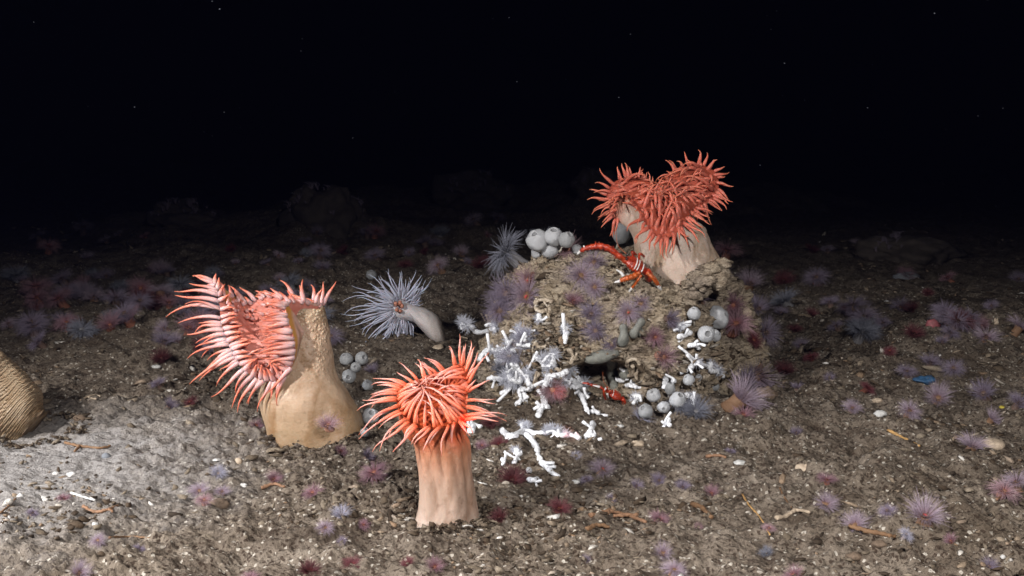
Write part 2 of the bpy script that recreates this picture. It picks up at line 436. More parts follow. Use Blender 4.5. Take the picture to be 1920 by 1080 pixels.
# ------------------------------------------------------------------ the big anemones
def cr_closed(ctrl, u):
    c = np.asarray(ctrl, float); n = len(c); u = np.asarray(u) % 1.0 * n
    i = np.floor(u).astype(int); f = (u - i)[:, None]
    p0, p1, p2, p3 = c[(i - 1) % n], c[i % n], c[(i + 1) % n], c[(i + 2) % n]
    return .5 * (2 * p1 + (p2 - p0) * f + (2 * p0 - 5 * p1 + 4 * p2 - p3) * f ** 2 + (3 * p1 - p0 - 3 * p2 + p3) * f ** 3)
def cr_open(keys, n):
    k = np.asarray(keys, float); m = len(k); k = np.concatenate([[2 * k[0] - k[1]], k, [2 * k[-1] - k[-2]]])
    u = np.linspace(0, m - 1, n); i = np.minimum(np.floor(u).astype(int), m - 2); f = (u - i).reshape(-1, *([1] * (k.ndim - 1)))
    p0, p1, p2, p3 = k[i], k[i + 1], k[i + 2], k[i + 3]
    return .5 * (2 * p1 + (p2 - p0) * f + (2 * p0 - 5 * p1 + 4 * p2 - p3) * f ** 2 + (3 * p1 - p0 - 3 * p2 + p3) * f ** 3)

def big_anemone(name, label, Y, foot_px, sections, margin, mouth, conv, rows, mats, relief, trad, seed, depth_ratio=.85, nseg=120, cat='anemone', back=0, dip=-.010):
    """sections: (px, py, half width px, tilt deg) of the column; margin: (px, py, depth m, outward (px,px,m), inward or None)"""
    rr = random.Random(seed); s = Y / F_PX
    A = lambda px, py, d=0: np.array(P(px, py, Y + d))
    vec = lambda v: np.array([v[0] * s, v[2], -v[1] * s])
    root = empty(name, A(*foot_px), label, cat)
    a = np.linspace(0, 2 * np.pi, nseg, endpoint=False)
    keys = []
    for (px, py, rx, tilt) in sections:
        ax = np.array([math.cos(R(tilt)), 0, math.sin(R(tilt))]) * rx * s; ay = np.array([0, -1, 0]) * rx * s * depth_ratio
        keys.append(A(px, py) + np.cos(a)[:, None] * ax + np.sin(a)[:, None] * ay)
    mc = np.array([A(*m[:3]) for m in margin])
    M = cr_closed(mc, np.linspace(0, 1, nseg, endpoint=False))
    if back: keys.append(keys[-1] * .5 + M * .5 + back * np.clip((keys[-2].mean(0)[0] - M[:, :1]) / (70 * s), 0, 1) * np.array([[0, 1, -.6]]))
    L = cr_open(keys + [M], 170)
    cen = L.mean(1, keepdims=True); dr = L - cen; ln = np.linalg.norm(dr, axis=-1, keepdims=True); dr = dr / (ln + 1e-9)
    tt = np.linspace(0, 1, 170)[:, None]
    fade = np.clip((1 - tt) / .08, 0, 1)
    L = L + dr * (relief(tt, a[None, :], L) * fade)[..., None]
    mb = MB(); mb.rings(list(L), r=.5, cap0=True); mb.build('column', mats['column'], root)
    # the oral disc
    mo = A(*mouth); D = []
    for k in np.linspace(0, 1, 22):
        q_ = 1 - k
        ring = mo + (M - mo) * q_
        ring = ring + np.array([0, 0, dip]) * math.sin(math.pi * k) + dr[-1] * (.0015 * math.sin(math.pi * min(1, k * 4)))
        ring = ring + dr[-1] * (.0012 * np.sin(a * 34)[:, None] * math.sin(math.pi * k))
        D.append(ring)
    mb = MB(); mb.rings(D, r=.5, flip=False); mb.build('oral_disc', mats['disc'], root)
    ov = np.array([vec(m[3]) for m in margin])
    iv = np.array([vec(m[4]) if len(m) > 4 and m[4] is not None else (A(*conv) - mc[i]) * .92 for i, m in enumerate(margin)])
    made = 0; fr = MB()
    for (side, n, inset, ls, jit, bulge, hook, rad) in rows:
        for i in range(n):
            u = (i + .5 + rr.uniform(-.25, .25)) / n
            b0 = cr_closed(mc, [u])[0]; base = b0 + (mo - b0) * inset
            O = cr_closed(ov, [u])[0]; I = cr_closed(iv, [u])[0]
            w = {'o': 0, 'i': 1}.get(side, side)
            v = (O * (1 - w) + I * w) * ls * rr.uniform(.66, 1.16)
            ll = np.linalg.norm(v) + 1e-6
            v = v + np.array([rr.gauss(0, 1), rr.gauss(0, 1), rr.gauss(0, 1)]) * jit * ll
            bd = np.array(bulge) * ll * rr.uniform(.6, 1.35)
            perp = np.cross(v / ll, [rr.gauss(0, 1), rr.gauss(0, 1) - .5, rr.gauss(0, .6)]); perp /= np.linalg.norm(perp) + 1e-9
            tip = base + v; c1 = base + v * .30 + bd * .9; wv = np.cross(v / ll, perp); ph = rr.uniform(0, 6.28); c2 = base + v * .74 + bd * .8 + perp * hook * ll * .25; tip = tip + perp * hook * ll * rr.uniform(-.35, .35)
            tk = np.linspace(0, 1, 9)[:, None]
            pts = (1 - tk) ** 3 * base + 3 * (1 - tk) ** 2 * tk * c1 + 3 * (1 - tk) * tk ** 2 * c2 + tk ** 3 * tip
            pts = pts + (wv * np.sin(tk * rr.uniform(4, 7) + ph) + np.array([0, 0, -1.0]) * tk * .5) * tk * .07 * ll
            t1 = tk[:, 0]; rd = rad * trad * s * (np.maximum(.12, (1 - t1) ** .62 * (.86 + .25 * np.sin(np.pi * np.minimum(1, t1 * 1.6 + .1))))) * rr.uniform(.85, 1.15)
            tgt = MB() if made < 100 else fr
            tgt.tube(pts, rd, 7, r=rr.random())
            if tgt is not fr: tgt.build('tentacle', mats['tentacle'], root)
            made += 1
    if fr.n: fr.build('tentacle_fringe', mats['tentacle'], root)['kind'] = 'stuff'
    return root

CORAL_RED = m_tent('coral_red_tentacle', [(0, (.62, .13, .055)), (.3, (.63, .19, .12)), (.65, (.62, .31, .27)), (1, (.52, .15, .10))])
PINK_WHITE = m_tent('pink_tentacle', [(0, (.54, .38, .38)), (.32, (.55, .32, .30)), (.58, (.58, .19, .125)), (1, (.44, .12, .07))])
SALMON = m_tent('salmon_tentacle', [(0, (.44, .12, .085)), (.5, (.52, .15, .10)), (1, (.54, .16, .09))])
PALE_BLUE = m_tent('pale_blue_tentacle', [(0, (.46, .46, .52)), (.5, (.48, .50, .62)), (1, (.52, .55, .70))], sss=.2, vary=.2)

foot = hit(838, 992, (0,))[0]
rel = lambda t, a, L: .0016 * np.sin(a * 5 + 2 * t + 1) * np.sin(np.pi * t) + .0009 * np.sin(a * 13 + 4 * np.sin(3 * t)) * t + .0008 * fbm(L[..., 0] * 70, L[..., 1] * 70, L[..., 2] * 40, 3, 3) + .004 * np.exp(-(t / .07) ** 2) * np.sin(a * 7 + 1)
big_anemone('flytrap_anemone', 'coral red anemone on short beige stalk standing nearest, tentacles arched into a cage', foot.y + .036, (838, 990),
    [(837, 999, 92, 0), (837, 990, 75, 0), (838, 972, 63, 0), (838, 950, 57, 0), (836, 915, 53, 0), (831, 870, 51, 0), (826, 832, 53, 0), (812, 806, 60, 0)],
    [(876, 756, .0, (62, 8, -.01), None), (874, 786, -.022, (66, -8, -.02), None), (852, 794, -.036, (-8, 44, -.015), None), (815, 803, -.045, (-38, 30, -.02), None), (774, 796, -.036, (-55, 50, -.015), None),
     (751, 772, -.02, (-68, 46, -.01), None), (743, 750, -.004, (-75, 20, 0), None), (746, 734, .012, (-74, 2, 0), None), (760, 722, .025, (-72, -10, .01), None), (796, 708, .036, (-20, -38, .01), None),
     (827, 698, .040, (-34, -26, 0), None), (860, 682, .034, (-10, -50, 0), None), (876, 692, .02, (18, -62, 0), None), (878, 726, .008, (42, -50, -.01), None)],
    (806, 768, 0.0), (797, 722, 0.004),
    [('o', 32, .0, 1.05, .07, (0, -.05, .10), .35, .85), ('i', 34, .05, 1.0, .09, (0, -.18, .17), .25, .8), ('o', 24, .05, .8, .13, (0, -.1, .16), .35, .78), (.75, 12, .12, .8, .12, (0, -.15, .22), .25, .75)],
    dict(column=m_column('beige_column', [(0, (.20, .145, .11)), (.25, (.33, .25, .20)), (.54, (.34, .23, .17)), (.70, (.36, .16, .09)), (.84, (.46, .09, .035)), (1, (.52, .08, .025))], (.13, .055, .022), .85),
         disc=m_plain('orange_disc', (.42, .065, .018), .5, .3, 90, .3, .2), tentacle=CORAL_RED), rel, 4.3, 5)

foot = hit(590, 846, (0,))[0]
rel = lambda t, a, L: .00010 * np.sin(t * 330 + 3 * fbm(L[..., 0] * 12, L[..., 1] * 12, L[..., 2] * 12, 2, 4)) * np.clip((.8 - t) * 4, 0, 1) + .0018 * fbm(L[..., 0] * 40, L[..., 1] * 40, L[..., 2] * 30, 3, 9) + .007 * np.exp(-(t / .12) ** 2) * np.sin(a * 3 - 1) + .002 * np.maximum(0, fbm(L[..., 0] * 130, L[..., 1] * 130, L[..., 2] * 110, 2, 9)) * np.clip((t - .66) * 6, 0, 1)
big_anemone('flytrap_anemone', 'large tan anemone with a folded pink crown facing left and an orange collar', foot.y + .062, (590, 843),
    [(604, 850, 104, 16), (602, 824, 92, 15), (584, 780, 89, 10), (570, 740, 85, 0), (567, 690, 62, -4), (572, 640, 51, -6), (579, 605, 38, -4), (576, 575, 34, -2)],
    [(608, 572, .0, (16, -34, .0), (-20, -10, 0)), (576, 566, -.022, (4, -38, 0), (-25, -12, 0)), (538, 570, -.042, (-28, -16, -.01), (-32, -4, -.01)), (541, 600, -.05, (-44, -8, -.012), (-42, 2, -.01)), (550, 630, -.055, (-52, 2, -.012), (-50, 4, -.012)), (554, 657, -.053, (-54, 8, -.012), (-52, 6, -.012)),
     (546, 690, -.05, (-34, 36, -.005), (-40, -18, -.01)), (524, 714, -.046, (-14, 46, 0), (-14, -36, -.012)), (493, 713, -.044, (-36, 62, 0), (2, -34, -.014)), (467, 702, -.042, (-50, 60, 0), (24, -32, -.014)), (446, 677, -.036, (-58, 52, 0), (44, -16, -.014)), (436, 659, -.032, (-68, 42, 0), (46, -15, -.014)), (428, 643, -.027, (-68, 22, 0), (46, -15, -.014)), (420, 622, -.02, (-62, 10, 0), (46, -12, -.014)),
     (414, 600, -.008, (-78, 2, 0), (34, -10, -.012)), (411, 567, .008, (-76, -8, 0), (24, -12, -.008)), (408, 545, .022, (-64, -12, 0), (8, -26, -.004)), (402, 530, .038, (-44, -12, 0), (-2, -22, 0)),
     (434, 556, .05, (-6, -18, 0), (4, 0, 0)), (463, 570, .055, (-26, -34, 0), (-10, -14, 0)), (503, 554, .05, (-22, -14, 0), (-22, -8, 0)), (536, 560, .04, (-24, -24, 0), (-22, -14, 0)), (576, 563, .025, (-6, -36, 0), (-20, -16, 0))],
    (490, 640, -.016), (500, 640, 0),
    [('o', 48, .0, 1.12, .06, (0, -.04, .10), .4, .9), ('i', 46, .03, 1.0, .07, (0, -.16, .06), .2, 1.05), (.92, 40, .22, .85, .14, (0, -.2, .05), .3, .75), (.7, 32, .42, .7, .22, (0, -.3, 0), .3, .7), ('o', 24, .02, .7, .14, (0, -.05, .1), .35, .75)],
    dict(column=m_column('tan_column', [(0, (.17, .115, .065)), (.2, (.29, .195, .115)), (.45, (.41, .29, .20)), (.65, (.47, .325, .235)), (.78, (.42, .32, .215)), (.84, (.50, .32, .25)), (1, (.55, .33, .28))], (.20, .10, .035), .8, (.50, .23, .04), .6, .03),
         disc=m_plain('pink_disc', (.55, .22, .18), .45, .3, 90, .3, .3, dark=(.46, .13, .085)), tentacle=PINK_WHITE), rel, 4.9, 8, back=.085)

foot = hit(1262, 540, (1,))[0]
rel = lambda t, a, L: .00008 * np.sin(t * 260 + 2 * fbm(L[..., 0] * 14, L[..., 1] * 14, L[..., 2] * 14, 2, 4)) + .0032 * fbm(L[..., 0] * 38, L[..., 1] * 38, L[..., 2] * 38, 4, 19) * np.clip(.25 + np.cos(a), 0, 1) + .006 * np.exp(-(t / .10) ** 2) * np.sin(a * 4 + 2)
big_anemone('flytrap_anemone', 'salmon heart shaped anemone on thick pale stalk rising from the mound top', foot.y + .058, (1290, 520),
    [(1296, 556, 58, 25), (1293, 536, 64, 25), (1287, 512, 66, 25), (1272, 485, 70, 25), (1257, 452, 70, 20), (1244, 424, 62, 14)],
    [(1317, 384, .0, (14, 24, 0)), (1299, 394, -.034, (26, 14, -.015)), (1284, 416, -.072, (20, 22, -.02)), (1270, 436, -.088, (8, 30, -.02)), (1243, 448, -.094, (-4, 32, -.02)), (1219, 432, -.086, (-22, 24, -.02)), (1199, 400, -.062, (-14, 10, -.03)), (1178, 370, -.04, (-8, -6, -.025)), (1162, 369, -.028, (-20, 8, -.02)),
     (1151, 388, -.012, (-24, 6, -.01)), (1154, 412, .002, (-8, 34, -.005)), (1143, 392, .016, (-26, 8, 0)), (1138, 366, .026, (-28, -4, 0)), (1154, 340, .036, (-16, -22, 0)), (1184, 333, .044, (2, -26, 0)), (1207, 345, .05, (4, -22, 0)), (1234, 362, .052, (-2, -30, -.005)),
     (1258, 342, .05, (-8, -22, 0)), (1276, 318, .044, (-14, -22, 0)), (1308, 309, .036, (0, -26, 0)), (1338, 320, .028, (22, -14, 0)), (1348, 346, .018, (22, 4, -.005)), (1338, 371, .008, (20, 20, -.005))],
    (1240, 374, -.01), (1240, 360, 0.0),
    [('o', 60, .0, 1.08, .14, (0, -.1, .06), .7, .95), ('o', 46, .06, .98, .26, (0, -.2, .1), .75, .9), (.5, 52, .10, .85, .30, (0, -.5, .3), .7, .9), ('i', 52, .16, .5, .28, (0, -.45, .4), .6, .9), (.6, 46, .34, .8, .3, (0, -.5, .45), .6, .85), (.7, 36, .52, .8, .3, (0, -.5, .5), .6, .85), (.8, 22, .7, .7, .3, (0, -.5, .5), .6, .8)],
    dict(column=m_column('pale_column', [(0, (.36, .29, .24)), (.3, (.52, .41, .34)), (.8, (.54, .42, .35)), (.94, (.54, .40, .33)), (1, (.44, .11, .06))], (.24, .15, .07), .85, None, 0, .0),
         disc=m_plain('salmon_disc', (.36, .07, .038), .5, .35, 90, .3, .2), tentacle=SALMON), rel, 4.0, 13, dip=.012)

cr_ = [o for o in bpy.data.objects if o.name.startswith('flytrap_anemone') and 'salmon' in o['label']][0]
mb = MB(); rq = random.Random(8)
for i in range(190):
    u_ = rq.uniform(0, 1); x_ = 1272 + 86 * u_; y_ = float(np.interp(x_, [1260, 1282, 1300, 1318, 1360], [556, 536, 516, 500, 488])) + rq.uniform(2, 46)
    q_ = P(x_, y_, foot.y + .01 + rq.uniform(-.02, .015)); w_ = rq.uniform(.0045, .0105)
    mb.lump(q_, (w_ * 1.3, w_, w_ * .75), rough=.45, nu=14, nv=10)
mb.build('foot_crust', mound.data.materials[0], cr_)
foot = hit(20, 838, (0,))[0]
rel = lambda t, a, L: .0006 * np.sin(t * 190 + 9 * fbm(L[..., 0] * 9, L[..., 1] * 9, L[..., 2] * 9, 3, 4)) + .005 * fbm(L[..., 0] * 26, L[..., 1] * 26, L[..., 2] * 30, 3, 12) + .006 * np.exp(-(t / .06) ** 2) * np.sin(a * 5)
big_anemone('wrinkled_anemone', 'tan anemone stalk with dark wrinkle rings, cut by the picture edge', foot.y + .06, (30, 828),
    [(62, 802, 42, 53), (54, 795, 47, 53), (38, 780, 61, 52), (6, 762, 75, 49), (-42, 736, 82, 42), (-95, 690, 84, 38)],
    [(-60, 630, .0, (30, -50, 0)), (-95, 660, -.05, (-10, 40, -.04)), (-165, 715, -.06, (-60, 40, -.02)), (-205, 735, .0, (-75, 20, 0)), (-190, 690, .05, (-60, -40, 0)), (-120, 630, .055, (-20, -60, .01))],
    (-135, 675, 0), (-140, 640, 0),
    [('o', 40, .0, 1.0, .1, (0, -.05, .1), .3, 1.0), (.6, 30, .1, .8, .1, (0, -.1, .2), .3, 1.0)],
    dict(column=m_column('wrinkled_column', [(0, (.25, .18, .105)), (.4, (.33, .25, .165)), (1, (.36, .27, .18))], (.17, .09, .035), .6, None, 0, .7, .1),
         disc=PINK_WHITE, tentacle=PINK_WHITE), rel, 6.0, 23)

foot = hit(806, 640, (0,))[0]
rel = lambda t, a, L: .0012 * fbm(L[..., 0] * 60, L[..., 1] * 60, L[..., 2] * 60, 3, 12)
big_anemone('white_anemone', 'bluish white anemone with long thin tentacles and an orange mouth, left of the mound', foot.y + .03, (815, 630),
    [(830, 618, 18, -75), (825, 617, 27, -75), (811, 612, 34, -75), (795, 604, 33, -70), (778, 592, 28, -65), (766, 583, 23, -65)],
    [(756, 603, 0, (-8, 58, -.01)), (740, 595, -.016, (-48, 50, -.02)), (734, 579, -.022, (-72, 0, -.03)), (738, 563, -.016, (-52, -34, -.02)), (752, 555, 0, (-4, -48, -.01)), (767, 562, .016, (28, -38, -.01)), (773, 577, .02, (22, -22, 0)), (768, 594, .016, (0, 52, 0))],
    (749, 577, -.016), (747, 577, -.03),
    [('o', 62, 0, 1.05, .10, (0, -.06, .04), .6, .66), ('o', 58, .12, .95, .18, (0, -.15, .02), .6, .62), (.25, 40, .3, .75, .28, (0, -.3, 0), .6, .6)],
    dict(column=m_column('white_column', [(0, (.48, .42, .38)), (1, (.50, .47, .50))], (.28, .24, .20), .3, None, 0, 0, .3),
         disc=m_plain('blue_disc', (.22, .21, .27), .5, .2, 90, .2, .2), tentacle=PALE_BLUE), rel, 2.9, 31, depth_ratio=1.0, nseg=64)
wr = [o for o in bpy.data.objects if o.name.startswith('white_anemone')][0]
mb = MB(); Ym = foot.y + .03 - .030
for (dx, dy, sx, sy) in ((-6, -7, 4, 6), (2, -9, 5, 5), (6, -3, 4, 6), (-4, 4, 4, 5), (3, 6, 4, 4)):
    mb.lump(P(748 + dx, 577 + dy, Ym), (sx * .00095, .006, sy * .00095), rough=.3)
mb.build('mouth', m_plain('orange_mouth', (.50, .22, .15), .5, .3, 200, .3, .2), wr)
# ------------------------------------------------------------------ round white sponges
SPONGE = []
for nm, c in (('white_sponge_flesh', (.50, .505, .52)), ('grey_sponge_flesh', (.36, .365, .37))):
    k = NT(nm); g = k.coord(); n = k.noise(g, 160, 4, .6); pore = k.voro(g, 420)
    cc = k.mix(k.ramp(n, [(.35, 0.0), (.7, 1.0)]), tuple(x * .72 for x in c), c)
    cc = k.mix(k.math('MULTIPLY', k.ramp(pore, [(.25, .5), (.5, 0.0)]), .5), cc, tuple(x * .55 for x in c))
    SPONGE.append(k.done(cc, .55, k.bump(k.noise(g, 380, 3), .3, .001), sss=.7, sssr=(.9, .95, 1), sscale=.009, spec=.3, alpha=.88))
OSC = m_plain('osculum', (.20, .20, .205), .8, .3, 200, .2)
STALK = m_plain('sponge_stalk', (.42, .38, .32), .7, .3, 150, .3)
def sponge_proto(seed, mat):
    rr = random.Random(seed); root = empty('ball_sponge', (0, 0, 0)); n = 28
    a = np.linspace(0, 2 * np.pi, n, endpoint=False); Rg = []
    hole = (.30, .40, .24, 0, 0, 0, 0, .36)[seed]
    prof = [(.10, -1.35), (.16, -1.1)] + [(max(.18, math.sin(t)), -math.cos(t)) for t in np.linspace(.25, math.pi - math.asin(hole), 15)]
    prof += [(hole * .96, prof[-1][1] + .02), (hole * .85, prof[-1][1] - .10)]
    for k_, (r_, z_) in enumerate(prof):
        d = np.stack([np.cos(a) * r_, np.sin(a) * r_, 0 * a + z_], 1)
        m = 1 + .13 * fbm(d[:, 0] * 1.3 + seed * 3, d[:, 1] * 1.3, d[:, 2] * 1.3, 2, seed) + .025 * fbm(d[:, 0] * 5 + seed * 3, d[:, 1] * 5, d[:, 2] * 5, 2, seed)
        Rg.append(d * m[:, None])
    mb = MB(); mb.rings(Rg); b = mb.build('body', mat, root)
    zt = prof[-1][1]; mb = MB()
    mb.rings([np.stack([np.cos(a) * hole * q, np.sin(a) * hole * q, 0 * a + zt - w], 1) for q, w in ((.9, -.04), (.8, .05), (.5, .09), (.05, .10))], cap1=True)
    mb.build('osculum', OSC, root)
    mb = MB(); mb.tube([(0, 0, -2.0), (.04, 0, -1.7), (0, 0, -1.2)], [.22, .12, .15], 8); mb.build('stalk', STALK, root)
    return root
SP = [sponge_proto(i, SPONGE[0]) for i in range(3)] + [sponge_proto(7, SPONGE[1])]
used = set()
def orient(o, n, rng, spin=True):
    q = Vector((0, 0, 1)).rotation_difference(Vector(n).normalized())
    o.rotation_mode = 'QUATERNION'; o.rotation_quaternion = q @ Quaternion((0, 0, 1), rng.uniform(0, 6.28) if spin else 0)
def take(protos, k, key):
    if (key, k) in used: return copy_tree(protos[k])
    used.add((key, k)); return protos[k]
CL = {'crest': 'ball sponges clustered on the mound crest', 'right': 'ball sponges on the mound right face', 'foot': 'ball sponges at the mound foot', 'stalk': 'ball sponges behind the tan stalk', 'lone': 'lone sponges'}
# px, py, radius px, aspect, proto, tilt towards (dx, dy) in the picture, distance kept off the surface, cluster, label
sp_list = [
 (1007, 452, 21, 1.0, 0, (-.2, .5), .02, 'crest', 'largest white ball sponge, top left of the cluster on the mound crest'),
 (1038, 444, 17, 1.0, 1, (.0, .7), .03, 'crest', 'white ball sponge with dark pitted mouth, topmost of the crest cluster'),
 (1062, 450, 15, 1.1, 3, (.3, .6), .05, 'crest', 'dim grey ball sponge at the back of the crest cluster'),
 (1031, 469, 16, 1.15, 2, (.0, 1), .006, 'crest', 'smooth white ball sponge at the bottom middle of the crest cluster'),
 (1044, 458, 13, 1.0, 2, (.2, .4), .012, 'crest', 'white ball sponge tucked in the middle of the crest cluster'),
 (1007, 474, 11, 1.0, 1, (-.5, .6), -.004, 'crest', 'small bright ball sponge at the lower left of the crest cluster'),
 (1081, 467, 9.5, 1.0, 0, (.2, .7), .0, 'crest', 'small grey white ball sponge beside the white claw tip of the lobster'),
 (1301, 588, 13, 1.15, 0, (-.1, .8), .01, 'right', 'upright egg shaped sponge with dark mouth, upper left on the mound right face'),
 (1346, 595, 20, .95, 2, (.5, .3), .012, 'right', 'big grey white ball sponge, largest on the right face of the mound'),
 (1325, 626, 15, .95, 1, (.0, .2), .008, 'right', 'flattened disc sponge overlapping its smaller neighbour on the right face'),
 (1341, 629, 11, 1.0, 2, (.5, .3), .0, 'right', 'small sponge peeping out behind the flattened disc sponge'),
 (1291, 712, 11, 1.0, 0, (-.5, .6), .008, 'foot', 'round cream sponge under the right white coral arch'),
 (1310, 708, 6.5, 1.1, 1, (.0, .8), .006, 'foot', 'tiny oval sponge just right of the round cream sponge'),
 (1339, 724, 10, 1.25, 3, (-.5, .6), .004, 'foot', 'tilted grey oval sponge, rightmost at the mound foot'),
 (1256, 728, 11, 1.35, 3, (.1, 1), .008, 'foot', 'tall grey oval sponge leaning on the bright coral stump'),
 (1226, 741, 13, 1.0, 2, (-.3, .5), .008, 'foot', 'smooth grey ball sponge at the left of the foot cluster'),
 (1244, 763, 11.5, 1.0, 0, (-.1, -.15), .012, 'foot', 'ring shaped sponge facing forward with round dark mouth at the mound foot'),
 (1271, 750, 15, 1.1, 1, (.2, .6), .006, 'foot', 'wide translucent sponge beside the ring shaped sponge'),
 (1210, 771, 13, .95, 3, (-.4, .5), .004, 'foot', 'fuzzy dim grey sponge at the lower left of the foot cluster'),
 (678, 672, 12, 1.0, 3, (.3, .2), .004, 'stalk', 'ball sponge at the top right of the trio behind the tan stalk'),
 (667, 688, 9.5, 1.0, 3, (.1, .2), .0, 'stalk', 'middle ball sponge of the trio behind the tan stalk'),
 (654, 706, 12.5, 1.0, 3, (.1, .1), .0, 'stalk', 'grey ball sponge with round mouth, lowest of the trio behind the tan stalk'),
 (650, 673, 12, 1.0, 3, (-.2, .6), -.006, 'stalk', 'dim grey sponge at the top left behind the tan stalk'),
 (694, 780, 15, 1.0, 1, (.2, .4), .004, 'stalk', 'bright white sponge between the tan stalk and the coral red crown'),
 (690, 722, 10, 1.0, 3, (.1, .6), .0, 'stalk', 'dim sponge behind the left tentacle tips of the coral red crown'),
 (684, 811, 9, 1.2, 3, (.3, .7), .0, 'stalk', 'small grey sponge low beside the foot of the tan stalk'),
 (992, 882, 6, 1.1, 0, (.1, .3), .0, 'lone', 'tiny round sponge on the silt right of the dark red spiky anemone'),
 (697, 516, 10, 1.0, 3, (.0, .8), .0, 'lone', 'dim pale ball sponge on the dark silt behind the white anemone'),
 (1166, 436, 20, 1.3, 3, (.2, .8), .17, 'lone', 'ghostly greenish sponge in the gloom behind the salmon anemone'),
]
for i, (px, py, rp, asp, pk_, tl, off, cl, lab) in enumerate(sp_list):
    p, n, d, k_ = hit(px, py + rp * .9)
    if cl in ('crest', 'right', 'foot') and d > 2.05: d = 1.80
    if off > .1: d = 1.95 / max(.2, ray(px, py).normalized().y)
    rm = rp * d / F_PX
    o = take(SP, pk_, 'sp'); dv = ray(px, py).normalized()
    c = CAM + dv * (d - rm * .85 - min(off, .04)) if off < .1 else CAM + dv * d
    o.location = c; o.scale = (rm / math.sqrt(asp), rm / math.sqrt(asp), rm * math.sqrt(asp))
    nd = Vector((tl[0], -.45 if abs(tl[0]) + abs(tl[1]) > .35 else -1.2, tl[1])); orient(o, nd, random)
    tag(o, lab, 'sponge', CL[cl])

# ------------------------------------------------------------------ white branching coral
k = NT('white_coral_skeleton'); g = k.coord(); n = k.noise(g, 130, 4, .6)
cc = k.ramp(n, [(.28, (.52, .52, .53)), (.5, (.76, .77, .80)), (.8, (.84, .85, .88))])
WC = k.done(cc, .5, k.bump(k.noise(g, 300, 3), .5, .002), sss=.2, sssr=(1, 1, 1), sscale=.003)
k = NT('dead_coral_skeleton'); g = k.coord(); n = k.noise(g, 130, 4, .6)
DC = k.done(k.ramp(n, [(.3, (.14, .10, .065)), (.55, (.40, .33, .25)), (.8, (.62, .57, .50))]), .8, k.bump(n, .6, .003))
POLYP = m_fuzz('white_polyp', (.64, .65, .70), (.62, .63, .70), .55)
def polyp(mb, c, nrm, size, n=90):
    q = Vector((0, 0, 1)).rotation_difference(Vector(nrm).normalized())
    for i in range(n):
        a = random.uniform(0, 6.28); z = random.uniform(.0, 1.0); h = math.sqrt(max(0, 1 - z * z * .8))
        d = q @ Vector((math.cos(a) * h, math.sin(a) * h, z)); L = size * random.uniform(.6, 1.1)
        mid = Vector(c) + d * L * .55 + Vector((random.gauss(0, 1), random.gauss(0, 1), random.gauss(0, 1))) * L * .08
        mb.tube([Vector(c) + d * size * .12, mid, Vector(c) + d * L + Vector((0, 0, -L * .06))], [size * .035, size * .025, size * .010], 4, cap=False)
def coral(lab, lines, rad_px, polyps=(), lift=2.6, dead=False, psize=16, group='white coral pieces'):
    cores = []
    for ln in lines:
        pts = []
        for (x, y) in ln:
            p, n, d, k_ = hit(x, y); pts.append((p, d, ray(x, y).normalized()))
        ds = np.array([q[1] for q in pts])
        dm = np.median(ds); ds = np.clip(ds, dm - .05, dm + .05)
        cores.append([CAM + q[2] * (float(dk) - rad_px * lift * float(dk) / F_PX) for q, dk in zip(pts, ds)])
    root = empty('coral_branch', cores[0][0], lab, 'coral', group)
    mb = MB()
    for pts in cores:
        P_ = cr_open([list(q) for q in pts], max(8, 6 * len(pts))) if len(pts) > 2 else np.linspace(list(pts[0]), list(pts[1]), 8)
        m = .94 * rad_px * np.linalg.norm(P_ - np.array(CAM), axis=1) / F_PX
        tt = np.linspace(0, 1, len(P_)); w = random.uniform(0, 9)
        rad = m * (1 + .09 * np.sin(tt * len(pts) * 3 + w) +   .18 * (tt > .93) + .05 * np.array([random.gauss(0, 1) for _ in P_]).clip(-1, 1)) * (1.1 - .25 * tt)
        P_ = P_ + np.random.default_rng(len(P_)).normal(0, 1, P_.shape) * m[:, None] * .14
        mb.tube(P_, rad.clip(m * .5), 9)
        for q in range(max(1, len(pts) * 2 // 3) if not dead else 1):                                  # budding side cups
            j = random.randrange(2, len(P_) - 1); dirv = np.array([random.gauss(0, 1), -abs(random.gauss(0, .6)), random.gauss(.3, 1)]); dirv /= np.linalg.norm(dirv)
            L = m[j] * random.uniform(2, 4.8); sd_ = np.array([random.gauss(0, .6), -.1, random.gauss(.1, .6)]); mb.tube(cr_open([P_[j], P_[j] + dirv * L * .5, P_[j] + (dirv + sd_) * L], 7), m[j] * np.array([.85, .72, .6, .52, .5, .62, .6]), 8)
    mb.build('branch', DC if dead else WC, root)
    for (x, y) in polyps:
        p, n, d, k_ = hit(x, y); dv = ray(x, y).normalized(); mb = MB()
        c = min((Vector(q) for pts in cores for q in pts), key=lambda v: (v - p).length)
        c = CAM + dv * (c - CAM).length
        polyp(mb, c, -dv + Vector((random.gauss(0, .4), 0, .5)), psize * d / F_PX)
        mb.build('polyp', POLYP, root)
    return root
c7 = lambda *a: [(820 + x / 3, 560 + y / 3) for x, y in a]
c8 = lambda *a: [(1140 + x / 3.856, 540 + y / 3.856) for x, y in a]
coral('white coral branch reaching furthest left from the mound with fuzzy tips', [c7((132, 145), (180, 152), (222, 188), (275, 185), (322, 172), (350, 215), (372, 248)), c7((322, 172), (312, 146))], 5, c7((140, 140), (170, 150), (315, 150), (330, 165)))
coral('white coral branch bending like a low arch behind the coral red tentacles', [c7((235, 345), (270, 295), (320, 288), (360, 300)), c7((360, 300), (400, 270), (395, 240))], 5, c7((300, 290), (400, 245)))
coral('white coral finger lying across the upper left rubble slope', [c7((400, 300), (450, 285), (480, 270), (525, 262)), c7((480, 270), (470, 235), (500, 215))], 5, c7((460, 230), (440, 215), (520, 250), (500, 200)))
